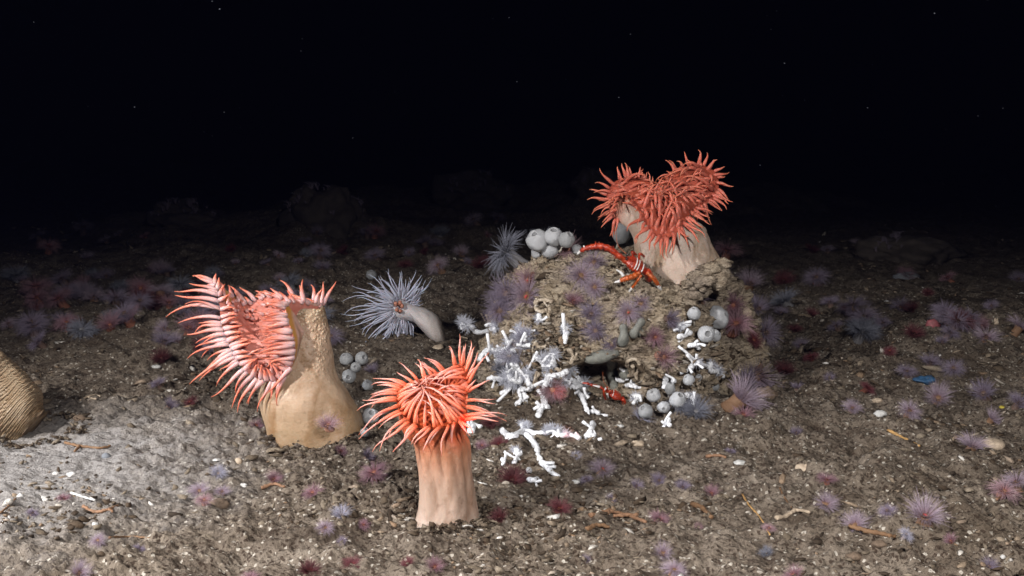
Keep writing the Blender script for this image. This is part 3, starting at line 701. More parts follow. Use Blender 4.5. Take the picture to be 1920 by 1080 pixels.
coral('stubby white coral on the rubble just above the long slope branches', [c7((455, 165), (470, 180), (490, 210)), c7((470, 180), (450, 200))], 4.5, c7((450, 190), (480, 170), (500, 215)), psize=20)
coral('thin white coral twig pointing left below the arch branch', [c7((325, 352), (375, 350), (425, 362)), c7((425, 362), (450, 385), (425, 420))], 4, c7((430, 370),))
coral('white coral stick touching the tips of the coral red crown', [c7((285, 452), (330, 448), (370, 455), (400, 440))], 4.5, c7((395, 440), (380, 470)), psize=22)
coral('white coral standing on two legs above the silt', [c7((500, 430), (512, 475), (522, 510), (480, 505), (462, 520), (470, 560), (452, 595)), c7((480, 505), (492, 545), (497, 588)), c7((512, 475), (540, 500))], 5, c7((490, 440), (520, 450)))
coral('thick white coral slab with a single long leg by the red light spot', [c7((725, 408), (690, 432), (650, 432), (612, 440)), c7((640, 432), (608, 480), (598, 540), (602, 600), (580, 630), (568, 660)), c7((690, 432), (700, 455)), c7((602, 600), (620, 615))], 6.2, c7((620, 455), (650, 480), (690, 480), (640, 510), (710, 470)), psize=20)
coral('white coral leg leaning right beside the dark hollow', [c7((745, 455), (785, 480), (800, 530), (826, 580), (838, 640)), c7((785, 480), (760, 500)), c7((800, 530), (850, 560))], 5.2, c7((760, 470), (790, 520), (815, 560)), psize=18)
coral('long white coral branch lying on the silt right of the coral red stalk', [c7((365, 742), (400, 768), (440, 765), (490, 740), (545, 758), (600, 752), (648, 750)), c7((490, 740), (478, 708)), c7((500, 760), (545, 812), (565, 860), (578, 905)), c7((582, 920), (610, 940), (640, 972), (682, 1002)), c7((395, 795), (440, 775), (480, 755))], 5.5, c7((480, 712), (500, 720), (615, 745), (635, 735)), lift=1.2)
coral('white coral twig with a pink lit tip lying on the silt', [c7((648, 752), (690, 772), (740, 762), (800, 785)), c7((690, 772), (680, 740))], 5, c7((680, 745), (720, 765), (650, 740)), lift=1.2)
coral('upright forked white coral stump on the silt in front of the hollow', [c7((876, 700), (866, 735), (852, 780)), c7((866, 745), (835, 772)), c7((858, 762), (885, 778))], 5.5, (), lift=1.6)
coral('white coral crumb with a blunt end beside the coral red stalk', [c7((170, 715), (205, 712), (245, 722)), c7((205, 712), (195, 745))], 5.5, (), lift=1.2)
coral('white coral sprig behind the dark red spiky anemone', [c7((440, 845), (450, 880), (430, 925)), c7((450, 880), (475, 865)), c7((370, 900), (372, 935))], 4.5, c7((445, 860),), lift=1.4)
coral('small white coral tube on the silt below the tiny round sponge', [c7((515, 1022), (540, 1020), (562, 1014))], 5, (), lift=1.2)
coral('chipped white coral nub on the silt left of the dark hollow', [c7((860, 640), (885, 632), (908, 645))], 4.5, (), lift=1.2)
coral('white coral fork between the upright egg sponge and the mound face', [c8((520, 262), (512, 290), (545, 280), (590, 258)), c8((515, 355), (555, 345), (600, 318)), c8((590, 420), (630, 412), (660, 432))], 4.8, c8((520, 275),))
coral('bright white coral arch over the round cream sponge', [c8((520, 610), (570, 592), (612, 560), (652, 540), (700, 562), (738, 572)), c8((738, 540), (745, 600), (790, 602), (832, 640)), c8((612, 560), (600, 590))], 4.8, c8((740, 555), (800, 600), (640, 545)))
coral('short bright coral stump behind the tall grey oval sponge', [c8((418, 655), (408, 690), (402, 718)), c8((470, 665), (480, 685))], 5, ())
coral('curved white coral finger above the fuzzy sea tufts at the mound foot', [c8((560, 775), (595, 782), (620, 805), (622, 830)), c8((545, 845), (580, 855))], 4.8, c8((600, 790),))
coral('bent white coral shell left of the foot sponges', [c8((68, 662), (105, 668), (142, 640))], 5.5, ())
coral('pale hook shaped dead coral above the bent white coral', [c8((140, 560), (145, 528), (185, 515), (222, 535), (222, 580), (205, 640), (210, 690)), c8((180, 560), (180, 620))], 3.6, (), dead=True)
coral('broken white coral plate under the hook shaped coral', [c8((130, 712), (165, 700), (205, 715)), c8((165, 700), (175, 680))], 4.5, ())
coral('white coral knob on the silt left of the ring shaped sponge', [c8((180, 790), (205, 785), (225, 805))], 6, c8((200, 790),))
coral('thin white coral leg under the ring shaped sponge', [c8((440, 950), (425, 980), (402, 1010)), c8((425, 980), (445, 990))], 4.5, ())
coral('pale dead coral twigs crossing below the tiny oval sponge', [c8((465, 540), (500, 580), (540, 610)), c8((700, 640), (670, 680), (640, 700)), c8((735, 625), (700, 660)), c8((650, 690), (655, 730))], 2.6, (), dead=True)
coral('square hollow dead coral on the left mound face', [[(1004, 566), (1018, 562), (1036, 566)], [(1004, 566), (1006, 580), (1016, 584)], [(1032, 564), (1030, 580), (1026, 602)], [(1016, 584), (1030, 582)]], 4.2, (), dead=True)
coral('white coral flake on the left mound face above the rubble', [[(1011, 590), (1010, 600)]], 5, [(1008, 600)])
coral('short white coral slab standing at the upper right of the rubble slope', [[(1058, 612), (1061, 624), (1060, 634)]], 6, [(1062, 616)])
for i, (a, b, c, lab) in enumerate([((1000, 640), (1012, 652), (1024, 648), 'tan dead coral stub high on the rubble slope'), ((1040, 690), (1052, 700), (1050, 716), 'tan dead coral stub in the middle of the rubble slope'), ((1066, 655), (1074, 668), (1070, 682), 'upright dead coral finger at the right edge of the rubble slope'), ((1012, 700), (1004, 712), (1010, 728), 'dead coral stub beside the two legged coral'), ((1160, 690), (1176, 704), (1196, 700), 'dead coral twig right of the grey sponge curtain'), ((1380, 700), (1392, 716), (1388, 730), 'brown dead coral twig at the right foot of the mound')]):
    coral(lab, [[a, b, c]], 4, (), dead=True, group='dead coral stubs')

for lab, ln, pl_ in (('white coral fork leaning left at the lower end of the rubble slope', [[(948, 700), (958, 712), (952, 730), (940, 738)], [(958, 712), (972, 716)]], [(955, 705), (970, 715)]),
        ('white coral bush end between the stick and the two legged coral', [[(968, 690), (978, 702), (974, 718)], [(978, 702), (990, 698)], [(974, 712), (962, 722)]], [(980, 698), (966, 720), (990, 700)]),
        ('white coral twig crossing the middle of the rubble slope', [[(1000, 668), (1016, 676), (1034, 672)], [(1016, 676), (1020, 690)]], [(1018, 672), (1034, 670)]),
        ('white coral tip poking up beside the tan dead coral stub', [[(1026, 690), (1036, 680), (1038, 664)], [(1036, 680), (1046, 676)]], [(1038, 666), (1030, 690)]),
        ('fuzzy white coral lump under the arch branch', [[(930, 668), (944, 664), (958, 672)], [(944, 664), (940, 652)]], [(932, 668), (946, 660), (956, 672)]),
        ('white coral branch sagging right of the thick slab', [[(1062, 690), (1076, 700), (1084, 716), (1100, 722)], [(1076, 700), (1086, 694)]], [(1070, 694), (1084, 708), (1094, 720)])):
    coral(lab, ln, 5, pl_, psize=20)
# grey encrusting sponges round the hollow
GS = m_plain('grey_green_sponge', (.20, .20, .175), .7, .5, 90, .9, .2)
def grey_sponge(lab, lines, r):
    cs = []
    for ln in lines:
        L = [hit(x, y) for x, y in ln]; dm = np.median([q[2] for q in L])
        cs.append([CAM + ray(x, y).normalized() * (min(max(q[2], dm - .03), dm + .03) - r * .25 * q[2] / F_PX) for (x, y), q in zip(ln, L)])
    root = empty('grey_sponge', cs[0][0], lab, 'sponge', 'grey sponges around the hollow'); mb = MB()
    for c in cs:
        K = 14; P_ = cr_open([list(v) for v in c], K); rr_ = r * 1.65 / F_PX * (1 + .2 * np.sin(np.linspace(0, 7, K) + r) ) * np.concatenate([[.35, .8], np.ones(K - 4), [.9, .6]])
        mb.tube(P_, rr_, 14)
    mb.build('sponge_body', GS, root)
grey_sponge('upright grey tube sponge on the middle of the mound face', [[(1168, 608), (1170, 630), (1166, 648)]], 9)
grey_sponge('leaning grey lobed sponge just right of the upright grey tube', [[(1206, 598), (1194, 616), (1184, 632)], [(1206, 622), (1196, 624)]], 8)
grey_sponge('broad grey sponge forming the lintel of the dark hollow', [[(1096, 676), (1130, 668), (1160, 660)], [(1150, 660), (1146, 690)]], 11)
grey_sponge('grey sponge curtain hanging at the right side of the dark hollow', [[(1148, 684), (1150, 705), (1152, 728)], [(1172, 690), (1174, 712)]], 11)

# ------------------------------------------------------------------ squat lobsters
k = NT('red_shell'); g = k.coord(); n = k.noise(g, 150, 4, .6)
RED = k.done(k.ramp(n, [(.3, (.12, .010, .004)), (.5, (.34, .026, .008)), (.75, (.48, .07, .018))]), .3, k.bump(k.noise(g, 420, 3), .6, .002), spec=.6)
ORG = m_plain('orange_shell', (.50, .10, .02), .35, .4, 200, .4, spec=.5)
WHT = m_plain('white_claw_tip', (.60, .585, .57), .4, .1, 200, .2)
EYE = m_plain('dark_eye', (.02, .01, .01), .2, .1, 200, 0, spec=.6)
def lobster(lab, to, ppm, parts, body, group='squat lobsters'):
    """to(x, y, toward) gives a point, toward = metres in front of the surface"""
    root = empty('squat_lobster', to(*body['c'], .0), lab, 'lobster', group)
    b0, b1 = np.array(to(*body['head'], body['lift'])), np.array(to(*body['tail'], body['lift'] * .7))
    n = 26; a = np.linspace(0, 2 * np.pi, n, endpoint=False); ax = (b1 - b0) / np.linalg.norm(b1 - b0)
    up = np.array(body.get('up', (0, -.5, .85))); sd = np.cross(ax, up); sd /= np.linalg.norm(sd); up = np.cross(sd, ax)
    Rg = []; W_ = body['w']
    for t in np.linspace(0, 1, 30):
        w = W_ * (math.sin(math.pi * (.08 + .84 * t)) ** .6) * (1 - .18 * t); h = w * .62
        ridge = 1 + .05 * math.sin(t * 46)
        Rg.append(b0 + (b1 - b0) * t + np.cos(a)[:, None] * sd * w * ridge + np.sin(a)[:, None] * up * h * ridge)
    mb = MB(); mb.rings(Rg, cap0=True, cap1=True)
    mb.tube([b0, b0 - ax * W_ * .8 + up * W_ * .2], [W_ * .22, W_ * .03], 6)               # rostrum
    for q in range(26):
        t = random.uniform(.1, .9); th = random.uniform(.3, 2.8); w = W_ * (math.sin(math.pi * (.08 + .84 * t)) ** .6) * (1 - .18 * t)
        c = b0 + (b1 - b0) * t + math.cos(th) * sd * w + math.sin(th) * up * w * .62
        mb.tube([c, c + (math.cos(th) * sd + math.sin(th) * up - ax * .6) * W_ * .16], [W_ * .05, W_ * .008], 5)
    mb.build('carapace', RED, root)
    e0 = b1; e1 = b1 + ax * W_ * 1.1 - up * W_ * .9
    mb = MB(); mb.tube(cr_open([e0, (e0 + e1) / 2 + up * W_ * .25, e1], 10), W_ * .7 * np.array([.8, 1, 1, .95, .95, .85, .85, .7, .6, .3]), 14, flat=.6); mb.build('abdomen', RED, root)
    mb = MB(); mw = MB()
    for t in body.get('bands', (.35, .62)):
        w = W_ * (math.sin(math.pi * (.08 + .84 * t)) ** .6) * (1 - .18 * t) * 1.03
        an = np.linspace(.2, 2.2, 9); mw.tube([b0 + (b1 - b0) * t + math.cos(q) * sd * w + math.sin(q) * up * w * .62 for q in an], W_ * .07, 6)
    mw.build('pale_band', WHT, root)
    for sgn_ in (-1, 1):
        mb = MB(); c = b0 + sd * W_ * .35 * sgn_ + up * W_ * .3 - ax * W_ * .15; mb.lump(c, (W_ * .14,) * 3, rough=.02); mb.build('eye', EYE, root)
        an = MB(); an.tube(cr_open([c, c - ax * W_ * 1.2 + sd * W_ * sgn_ * .8, c - ax * W_ * 2.0 + sd * W_ * sgn_ * 2.2 + up * W_ * .7], 10), np.linspace(W_ * .04, W_ * .012, 10), 5); an.build('antenna', ORG, root)
    for nm, pts, r0, r1, mat, spines, tips in parts:
        mb = MB(); C = np.array([list(to(x, y, l)) for x, y, l in pts]); K = 6 * len(C); Pp = cr_open(C, K) if len(C) > 2 else np.linspace(C[0], C[1], K)
        s_ = ppm; rd = np.linspace(r0, r1, K) * s_ * (1 + .12 * np.sin(np.linspace(0, len(C) * 6.28, K)))
        mb.tube(Pp, rd, 10)
        for q in range(spines):
            j = random.randrange(2, K - 2); d = np.array([random.gauss(0, 1), random.gauss(0, 1), random.gauss(0, 1)]); d /= np.linalg.norm(d)
            mb.tube([Pp[j] + d * rd[j] * .7, Pp[j] + d * rd[j] * 1.7], [rd[j] * .28, rd[j] * .04], 5)
        limb = mb.build(nm, mat, root)
        for tp in tips:
            C = np.array([list(to(x, y, l)) for x, y, l in tp]); mb = MB()
            Pp = cr_open(C, 10) if len(C) > 2 else np.linspace(C[0], C[1], 8)
            mb.tube(Pp, np.linspace(r1 * 1.05, r1 * .35, len(Pp)) * s_, 8)
            mb.build('white_tip', WHT, limb)
    return root
Yl = hit(1190, 520, (1,))[0].y
def toL(x, y, l):
    px, py = 900 + x / 4.5, 380 + y / 4.5
    return P(px, py, Yl - l)
pp = Yl / F_PX
lobster('bright red squat lobster with white claw tips against the salmon anemone stalk', toL, pp, [
    ('claw_arm', [(1235, 500, .018), (1180, 455, .022), (1110, 400, .024), (1050, 372, .024), (990, 366, .022)], 5.2, 6.2, RED, 34, []),
    ('claw', [(990, 366, .022), (940, 374, .020), (885, 388, .018), (845, 412, .016)], 6.2, 3.2, RED, 14, [[(846, 410, .016), (818, 438, .016)], [(890, 386, .018), (872, 362, .018)]]),
    ('claw_arm', [(1345, 590, .020), (1300, 618, .024), (1250, 635, .028)], 5.0, 5.6, ORG, 16, []),
    ('claw', [(1250, 635, .028), (1215, 645, .028), (1180, 662, .027)], 5.6, 3.4, ORG, 8, [[(1184, 660, .027), (1132, 674, .026)], [(1210, 620, .028), (1190, 590, .028), (1150, 565, .027)]]),
    ('walking_leg', [(1150, 450, .010), (1090, 412, .012), (1040, 402, .012)], 2.0, 2.4, ORG, 4, [[(1040, 402, .012), (975, 398, .012), (928, 438, .004)]]),
    ('walking_leg', [(1360, 610, .020), (1330, 655, .022), (1285, 718, .014)], 3.0, 2.6, ORG, 5, [[(1285, 718, .014), (1235, 778, .002)]]),
    ('walking_leg', [(1410, 590, .020), (1455, 635, .022), (1500, 695, .014)], 3.4, 2.8, ORG, 5, [[(1500, 695, .014), (1528, 762, .002)]]),
    ('walking_leg', [(1420, 585, .016), (1480, 645, .018), (1515, 705, .012)], 2.8, 2.2, ORG, 5, [[(1515, 705, .012), (1553, 788, .0)]]),
    ('walking_leg', [(1300, 470, .012), (1285, 415, .014), (1320, 440, .006)], 2.6, 2.2, RED, 3, []), ('walking_leg', [(1340, 480, .012), (1350, 430, .014), (1385, 455, .004)], 2.6, 2.2, RED, 3, []),
    ], dict(c=(1310, 520), head=(1235, 480), tail=(1392, 572), w=19 * pp, lift=.016, bands=(.42, .55, .8)))
Yh = hit(1150, 752, (0, 1))[0].y
def toH(x, y, l):
    return P(940 + x / 4.5, 560 + y / 4.5, Yh - l)
ph_ = Yh / F_PX
lobster('dark red squat lobster crouching in the hollow at the mound foot', toH, ph_, [
    ('claw_arm', [(880, 780, .012), (830, 745, .014), (770, 730, .014)], 2.6, 2.6, RED, 8, [[(830, 745, .016), (770, 730, .0165)]]),
    ('claw', [(770, 730, .014), (720, 715, .014), (685, 712, .012)], 2.8, 1.4, RED, 6, []),
    ('walking_leg', [(900, 790, .014), (885, 755, .02), (865, 790, .018), (880, 850, .006)], 2.6, 2.2, RED, 4, [[(885, 752, .022), (870, 775, .021)], [(895, 800, .016), (905, 840, .01)]]),
    ('walking_leg', [(930, 800, .014), (915, 780, .02), (900, 850, .004)], 2.4, 1.8, RED, 4, []),
    ], dict(c=(980, 820), head=(915, 790), tail=(1010, 840), w=12 * ph_, lift=.012, bands=(.2,)))
# ------------------------------------------------------------------ small soft anemones
FZ = {'lilac': ((.27, .17, .20), (.36, .285, .345), .26), 'violet': ((.19, .135, .165), (.23, .19, .255), .28), 'mauve': ((.24, .09, .10), (.28, .165, .195), .38), 'pink': ((.34, .16, .165), (.36, .235, .26), .36),
      'crimson': ((.12, .016, .018), (.15, .05, .058), .42), 'dark': ((.075, .010, .011), (.105, .036, .040), .55), 'pale': ((.32, .29, .33), (.36, .35, .43), .4), 'blue': ((.14, .14, .165), (.18, .185, .225), .5)}
STEM = {'lilac': (.20, .11, .06), 'violet': (.13, .08, .06), 'mauve': (.26, .10, .06), 'pink': (.36, .17, .11), 'crimson': (.16, .05, .03), 'dark': (.06, .02, .016), 'pale': (.30, .24, .22), 'blue': (.22, .21, .22)}
FM = {c: m_fuzz(c + '_tentacle', *v) for c, v in FZ.items()}
SM = {c: m_plain(c + '_stem', v, .7, .4, 140, .4) for c, v in STEM.items()}
MOU = m_plain('red_mouth', (.40, .05, .05), .5, .2, 200, .2)
def soft_proto(col, shape, mouth=False, simple=False):
    rr = random.Random(shape * 7 + len(col)); root = empty('small_anemone', (0, 0, 0))
    st = MB(); hgt = (.34, .26, .45, .2)[shape]
    a = np.linspace(0, 2 * np.pi, 14, endpoint=False); Rg = []
    for t in np.linspace(0, 1, 9):
        r_ = .13 + .06 * (1 - t) ** 2 + .045 * t ** 3; lean = np.array([.05 * math.sin(t * 2 + shape), .04 * t, 0])
        Rg.append(np.stack([np.cos(a) * r_ * (1 + .07 * np.sin(a * 7)), np.sin(a) * r_ * (1 + .07 * np.sin(a * 7)), 0 * a - .06 + t * (hgt + .06)], 1) + lean)
    st.rings(Rg, cap0=True, cap1=True); st.build('column', SM[col], root)
    top = np.array([.05 * math.sin(2 + shape), .04, hgt]); fr = MB()
    n = (300, 240, 330, 260)[shape]
    spread = (.95, .55, 1.15, .75)[shape]; spiky = col in ('dark', 'crimson')
    for i in range(n):
        th = rr.uniform(0, 6.28); ring = rr.choice([.5, .8, 1.0, 1.0]); el = (1 - ring * spread * .95) * 1.35 + rr.gauss(0, .10)
        d = np.array([math.cos(th) * math.cos(el), math.sin(th) * math.cos(el), math.sin(el)])
        L = rr.uniform(.22, .50) * (1.0 if not spiky else .9)
        b = top + np.array([math.cos(th), math.sin(th), 0]) * .15 * ring
        cv_ = np.array([rr.gauss(0, .05), rr.gauss(0, .05), -.08 * L + rr.gauss(0, .04)])
        e = b + d * L + cv_; m = b + d * L * .55 + np.array([0, 0, .05 * L]) + cv_ * .2
        fr.tube([b, m, e], np.array([.0085, .0065, .003]) * (1.25 if spiky else 1), 4, r=rr.random(), cap=False)
    fr.build('tentacle_fringe', FM[col], root)
    if mouth:
        mb = MB(); mb.lump(top + np.array([0, 0, .025]), (.03, .045, .02), rough=.35); mb.build('mouth', MOU, root)
    return root
PROTO = {}
def soft(px, py, size, col, lab, group, mouth=False, which=(0, 1), lean=None, off=0):
    sh = random.randrange(4); key = (col, sh, mouth)
    p, n, d, k_ = hit(px, py + size * .22, which)
    if key in PROTO: o = copy_tree(PROTO[key])
    else: o = PROTO[key] = soft_proto(col, sh, mouth)
    if which == (1,) and d > 2.05: d = 1.86; p = P(px, py + size * .22, 1.86); n = Vector((0, -.3, 1))
    m = size * d / F_PX * .95
    nd = Vector(n) * (.55 if k_ == 1 else .4) + Vector((random.gauss(0, .22), -.28 + random.gauss(0, .15), .55 if k_ == 0 else .15))
    if lean: nd = Vector(lean)
    orient(o, nd, random); o.scale = (m, m, m * random.uniform(.85, 1.1)); o.location = p - n * .004 * (1 if k_ == 0 else .5)
    if off: o.location = p + ray(px, py).normalized() * -off
    tag(o, lab, 'anemone', group); return o
GM, GG = 'small soft anemones on the mound', 'small soft anemones on the silt'
mound_list = [
 (991, 546, 60, 'lilac', 'round lilac anemone with a red mouth on the left shoulder of the mound', 1), (958, 534, 62, 'violet', 'violet fringed anemone sticking out at the left edge of the mound'),
 (944, 566, 48, 'violet', 'smaller violet anemone lowest on the left edge of the mound'), (997, 508, 46, 'pink', 'pinkish anemone with an orange heart below the crest sponges', 1), (1087, 505, 50, 'lilac', 'lilac anemone on bare crust between the crest sponges and the lobster'),
 (1122, 484, 38, 'lilac', 'lilac tuft right under the long claw of the bright red lobster'), (1116, 530, 36, 'lilac', 'pale lilac tuft beside the lower white claw tips of the lobster'), (1106, 583, 44, 'violet', 'violet tuft low on the middle of the mound face, left of the grey tube'),
 (1120, 612, 42, 'violet', 'dull violet tuft just above the grey lintel sponge'), (1174, 577, 38, 'lilac', 'lilac anemone with pink mouth above the upright grey tube sponge', 1), (1207, 556, 36, 'lilac', 'lilac tuft below the white tipped legs of the lobster'),
 (1312, 553, 46, 'lilac', 'lilac anemone on the face below the salmon stalk, above the egg sponge'), (1404, 526, 46, 'lilac', 'lilac anemone on the right shoulder edge of the mound, near the top'), (1422, 568, 44, 'violet', 'violet anemone on the right edge of the mound above the crimson one'),
 (1374, 606, 52, 'mauve', 'mauve anemone touching the big grey white ball sponge'), (1409, 631, 32, 'crimson', 'crimson tuft on the right edge of the mound'), (1415, 676, 78, 'lilac', 'large lilac anemone with long tentacles on the right flank of the mound'),
 (1374, 736, 78, 'lilac', 'large lilac anemone with long tentacles at the right foot of the mound'), (1391, 700, 44, 'violet', 'violet tuft between the two large lilac anemones'), (1240, 657, 42, 'pink', 'pink anemone on the face above the hook shaped coral'),
 (1359, 478, 42, 'mauve', 'mauve tuft on the mound right behind the salmon stalk foot'), (1334, 498, 44, 'violet', 'violet tuft on the shoulder just right of the salmon stalk foot'), (1060, 458, 42, 'pink', 'pink tuft between the crest sponges and the smallest one by the claw'),
 (1040, 716, 44, 'pink', 'pink tuft lit by the red light spot on white coral'), (1274, 752, 40, 'blue', 'bluish tuft in front of the wide translucent sponge'), (1308, 762, 46, 'blue', 'bluish tuft in the shade at the mound foot, right of the sponges'),
 (1200, 776, 36, 'pale', 'pale tuft on the silt left of the foot sponges'), (978, 628, 44, 'pale', 'pale fuzzy tuft among the upper left white corals'), (962, 668, 40, 'pale', 'pale tuft low on the left rubble slope beside coral sticks'), (940, 690, 36, 'blue', 'bluish tuft at the left end of the rubble slope'),
 (1250, 590, 34, 'violet', 'dull violet tuft in the bare middle of the mound face'), (1380, 560, 36, 'mauve', 'mauve tuft left of the ribbed shell on the right shoulder'), (1150, 640, 30, 'violet', 'small violet tuft between the lintel sponge and the upright grey tube'), (1075, 560, 34, 'mauve', 'mauve tuft right of the square hollow dead coral'),
 (1432, 610, 46, 'violet', 'violet anemone furthest right on the mound'), (1398, 770, 36, 'mauve', 'mauve tuft on the silt just below the large lilac foot anemone'), (1222, 622, 30, 'mauve', 'mauve tuft right of the leaning grey lobed sponge'),
]
for e in mound_list: soft(e[0], e[1], e[2] * 1.4, e[3], e[4], GM, mouth=len(e) > 5)
soft(980, 478, 96, 'blue', 'blue grey long fringed anemone behind the crest sponges', GM, which=(1,), lean=(-.75, -.2, .5), off=-.03)
soft(1018, 448, 62, 'blue', 'blue grey anemone showing its tips above the crest sponges', GM, which=(1,), lean=(-.1, .2, .9), off=-.05)
ground_list = [
 (410, 880, 38, 'pale', 'pale lilac anemone on the silt below the pink crown, left of the tan stalk'), (375, 914, 44, 'lilac', 'lilac anemone just below left of the pale lilac one'), (384, 938, 36, 'pink', 'pink based anemone on a brown lump in the left foreground'), (418, 918, 34, 'lilac', 'lilac tuft right of the pink based anemone'),
 (510, 893, 40, 'mauve', 'reddish anemone over a rust coloured chip below the tan stalk'), (582, 922, 42, 'mauve', 'mauve anemone on an orange stalk between the two big stalks'), (640, 956, 46, 'pale', 'pale spiky anemone left of the coral red stalk foot'), (610, 986, 38, 'lilac', 'lilac anemone just below left of the pale spiky one'),
 (582, 1060, 54, 'dark', 'dark red spiky anemone at the bottom edge, left of its twin'), (663, 1046, 52, 'crimson', 'deep red spiky anemone at the bottom below the coral red stalk'), (469, 1074, 38, 'mauve', 'mauve anemone cut by the bottom edge, left of the dark red spiky one'), (265, 1027, 26, 'violet', 'small violet tuft alone in the left foreground'),
 (684, 982, 28, 'mauve', 'small mauve tuft touching the left of the coral red stalk foot'), (482, 792, 32, 'mauve', 'mauve tuft left of the tan stalk foot under the drooping pink tentacles'), (320, 758, 36, 'violet', 'violet tuft on dark grit left of the pink crown'), (365, 752, 32, 'crimson', 'red tuft below the left pink tentacles'),
 (301, 718, 36, 'violet', 'violet tuft below the dark red tuft, left of the pink crown'), (303, 667, 48, 'dark', 'dark red tuft left of the pink crown beside a white shell'), (620, 797, 50, 'pink', 'pink fringed anemone growing on the foot of the tan stalk'), (641, 840, 30, 'mauve', 'mauve tuft at the lower right of the tan stalk foot'),
 (185, 1016, 34, 'lilac', 'lilac tuft above the bottom left pale anemone'), (149, 1066, 50, 'lilac', 'lilac anemone cut by the bottom edge in the left corner'), (119, 931, 28, 'mauve', 'mauve tuft touching the end of the white twig'),
 (712, 884, 62, 'mauve', 'purple pink fringed anemone on a red stalk left of the coral red stalk'), (690, 850, 36, 'violet', 'violet tuft behind the purple pink one, under the coral red tentacles'), (920, 792, 46, 'dark', 'brown red spiky anemone on the white coral crumb right of the coral red crown'), (934, 826, 44, 'crimson', 'crimson anemone below the brown red spiky one'),
 (962, 886, 72, 'dark', 'large dark red spiky anemone in front of the white coral sprig'), (935, 966, 46, 'dark', 'almost black anemone right of the coral red stalk foot'), (905, 830, 30, 'mauve', 'mauve tuft close to the right side of the coral red stalk'),
 (1130, 872, 54, 'lilac', 'lilac anemone with a red mouth on the silt below the forked coral stump', 1), (1101, 896, 28, 'violet', 'dark violet tuft just left of the lilac one with a red mouth'), (1052, 945, 52, 'crimson', 'red mauve anemone on a pale stalk above the orange stick'), (1195, 904, 34, 'violet', 'violet tuft left of two brown stalked anemones'),
 (1236, 894, 38, 'violet', 'violet anemone on a brown stalk, left of the pair'), (1283, 904, 38, 'violet', 'violet anemone on a brown stalk, right of the pair'), (1233, 966, 50, 'mauve', 'red violet anemone at the right end of the orange stick'), (1246, 1032, 46, 'lilac', 'lilac anemone above the one cut by the bottom edge'),
 (1258, 1068, 54, 'lilac', 'lilac anemone cut by the bottom edge right of the middle'), (1101, 1045, 26, 'violet', 'tiny violet tuft in the bottom middle grit'), (1337, 920, 38, 'mauve', 'mauve anemone left of the brown twigs on the right'), (1148, 930, 28, 'violet', 'small violet tuft above the right half of the orange stick'),
 (1595, 763, 40, 'lilac', 'lilac anemone on an orange brown stem left of the white shell chip'), (1699, 771, 48, 'lilac', 'lilac anemone right of the white shell chip'), (1493, 805, 28, 'violet', 'small violet tuft over a dark groove on the right'), (1369, 842, 24, 'violet', 'small violet tuft above the flat white shell'),
 (1553, 935, 52, 'lilac', 'lilac anemone on a red brown stem above the branched coral twig'), (1552, 898, 38, 'mauve', 'mauve tuft right above the one on the red brown stem'), (1602, 972, 58, 'lilac', 'wide lilac anemone over a long brown furrow'), (1664, 957, 36, 'violet', 'violet tuft left of the biggest lilac anemone'),
 (1738, 962, 90, 'lilac', 'biggest lilac anemone of the right foreground on a striped brown stalk', 1), (1697, 1000, 30, 'pale', 'pale tuft under the biggest lilac anemone'), (1438, 1032, 34, 'blue', 'blue grey tuft in the lower right grit'), (1489, 1066, 44, 'mauve', 'pink mauve anemone cut by the bottom edge on the right'),
 (1819, 830, 60, 'lilac', 'lilac anemone in front of a round silt bump on the right'), (1855, 781, 46, 'lilac', 'lilac tuft above the round silt bump'), (1761, 737, 62, 'lilac', 'wide lilac anemone below the blue scrap'), (1846, 733, 56, 'violet', 'violet anemone right of the wide lilac one below the blue scrap'),
 (1908, 754, 46, 'violet', 'violet anemone at the right edge near a yellow fleck'), (1701, 698, 40, 'violet', 'violet tuft left of the blue scrap'), (1740, 676, 44, 'violet', 'violet tuft above the blue scrap'), (1790, 686, 44, 'violet', 'violet tuft above right of the blue scrap'),
 (1621, 727, 34, 'crimson', 'red tuft in the open silt above the white shell chip'), (1672, 658, 28, 'crimson', 'small red tuft in the dim right middle distance'), (1523, 668, 34, 'crimson', 'red tuft right of the mound in dim light'), (1467, 690, 50, 'dark', 'dark red brown tuft in the shadow right of the mound'),
 (1493, 722, 32, 'violet', 'violet tuft at the edge of the mound shadow'), (1552, 705, 28, 'violet', 'small violet tuft left of the red one in open silt'), (1876, 920, 56, 'pink', 'pink anemone at the right edge, left of the purple one'), (1908, 903, 54, 'lilac', 'purple anemone cut by the right edge'),
 (1782, 1010, 30, 'mauve', 'red brown tuft below right of the biggest lilac anemone'), (1855, 1055, 38, 'violet', 'violet tuft in the bottom right corner'), (1437, 987, 28, 'pink', 'small pink tuft left of the branched coral twig'), (1310, 985, 24, 'mauve', 'tiny mauve tuft in grit right of the orange stick'),
 (735, 735, 44, 'mauve', 'mauve tuft behind the top of the coral red crown'), (700, 690, 40, 'violet', 'violet tuft right of the trio of ball sponges'), (860, 715, 30, 'pale', 'pale tuft behind the right tentacles of the coral red crown'), (1080, 850, 26, 'pale', 'pale tuft beneath the pink lit coral twig'),
 (760, 1050, 36, 'crimson', 'small red tuft at the bottom below the coral red stalk'), (815, 1055, 44, 'mauve', 'mauve anemone at the bottom right of the small red tuft'), (640, 1010, 26, 'violet', 'tiny violet tuft low between the two red spiky anemones'), (60, 960, 26, 'violet', 'tiny violet tuft beside the dark twig on the left'),
]
foot_y = hit(590, 846, (0,))[0].y - .018
for e in ground_list:
    o = soft(e[0], e[1], e[2], e[3], e[4], GG, mouth=len(e) > 5, which=(0,) if e[1] > 800 else (0, 1))
    if 'growing on the foot of the tan stalk' in e[4]: o.location = P(618, 803, foot_y)
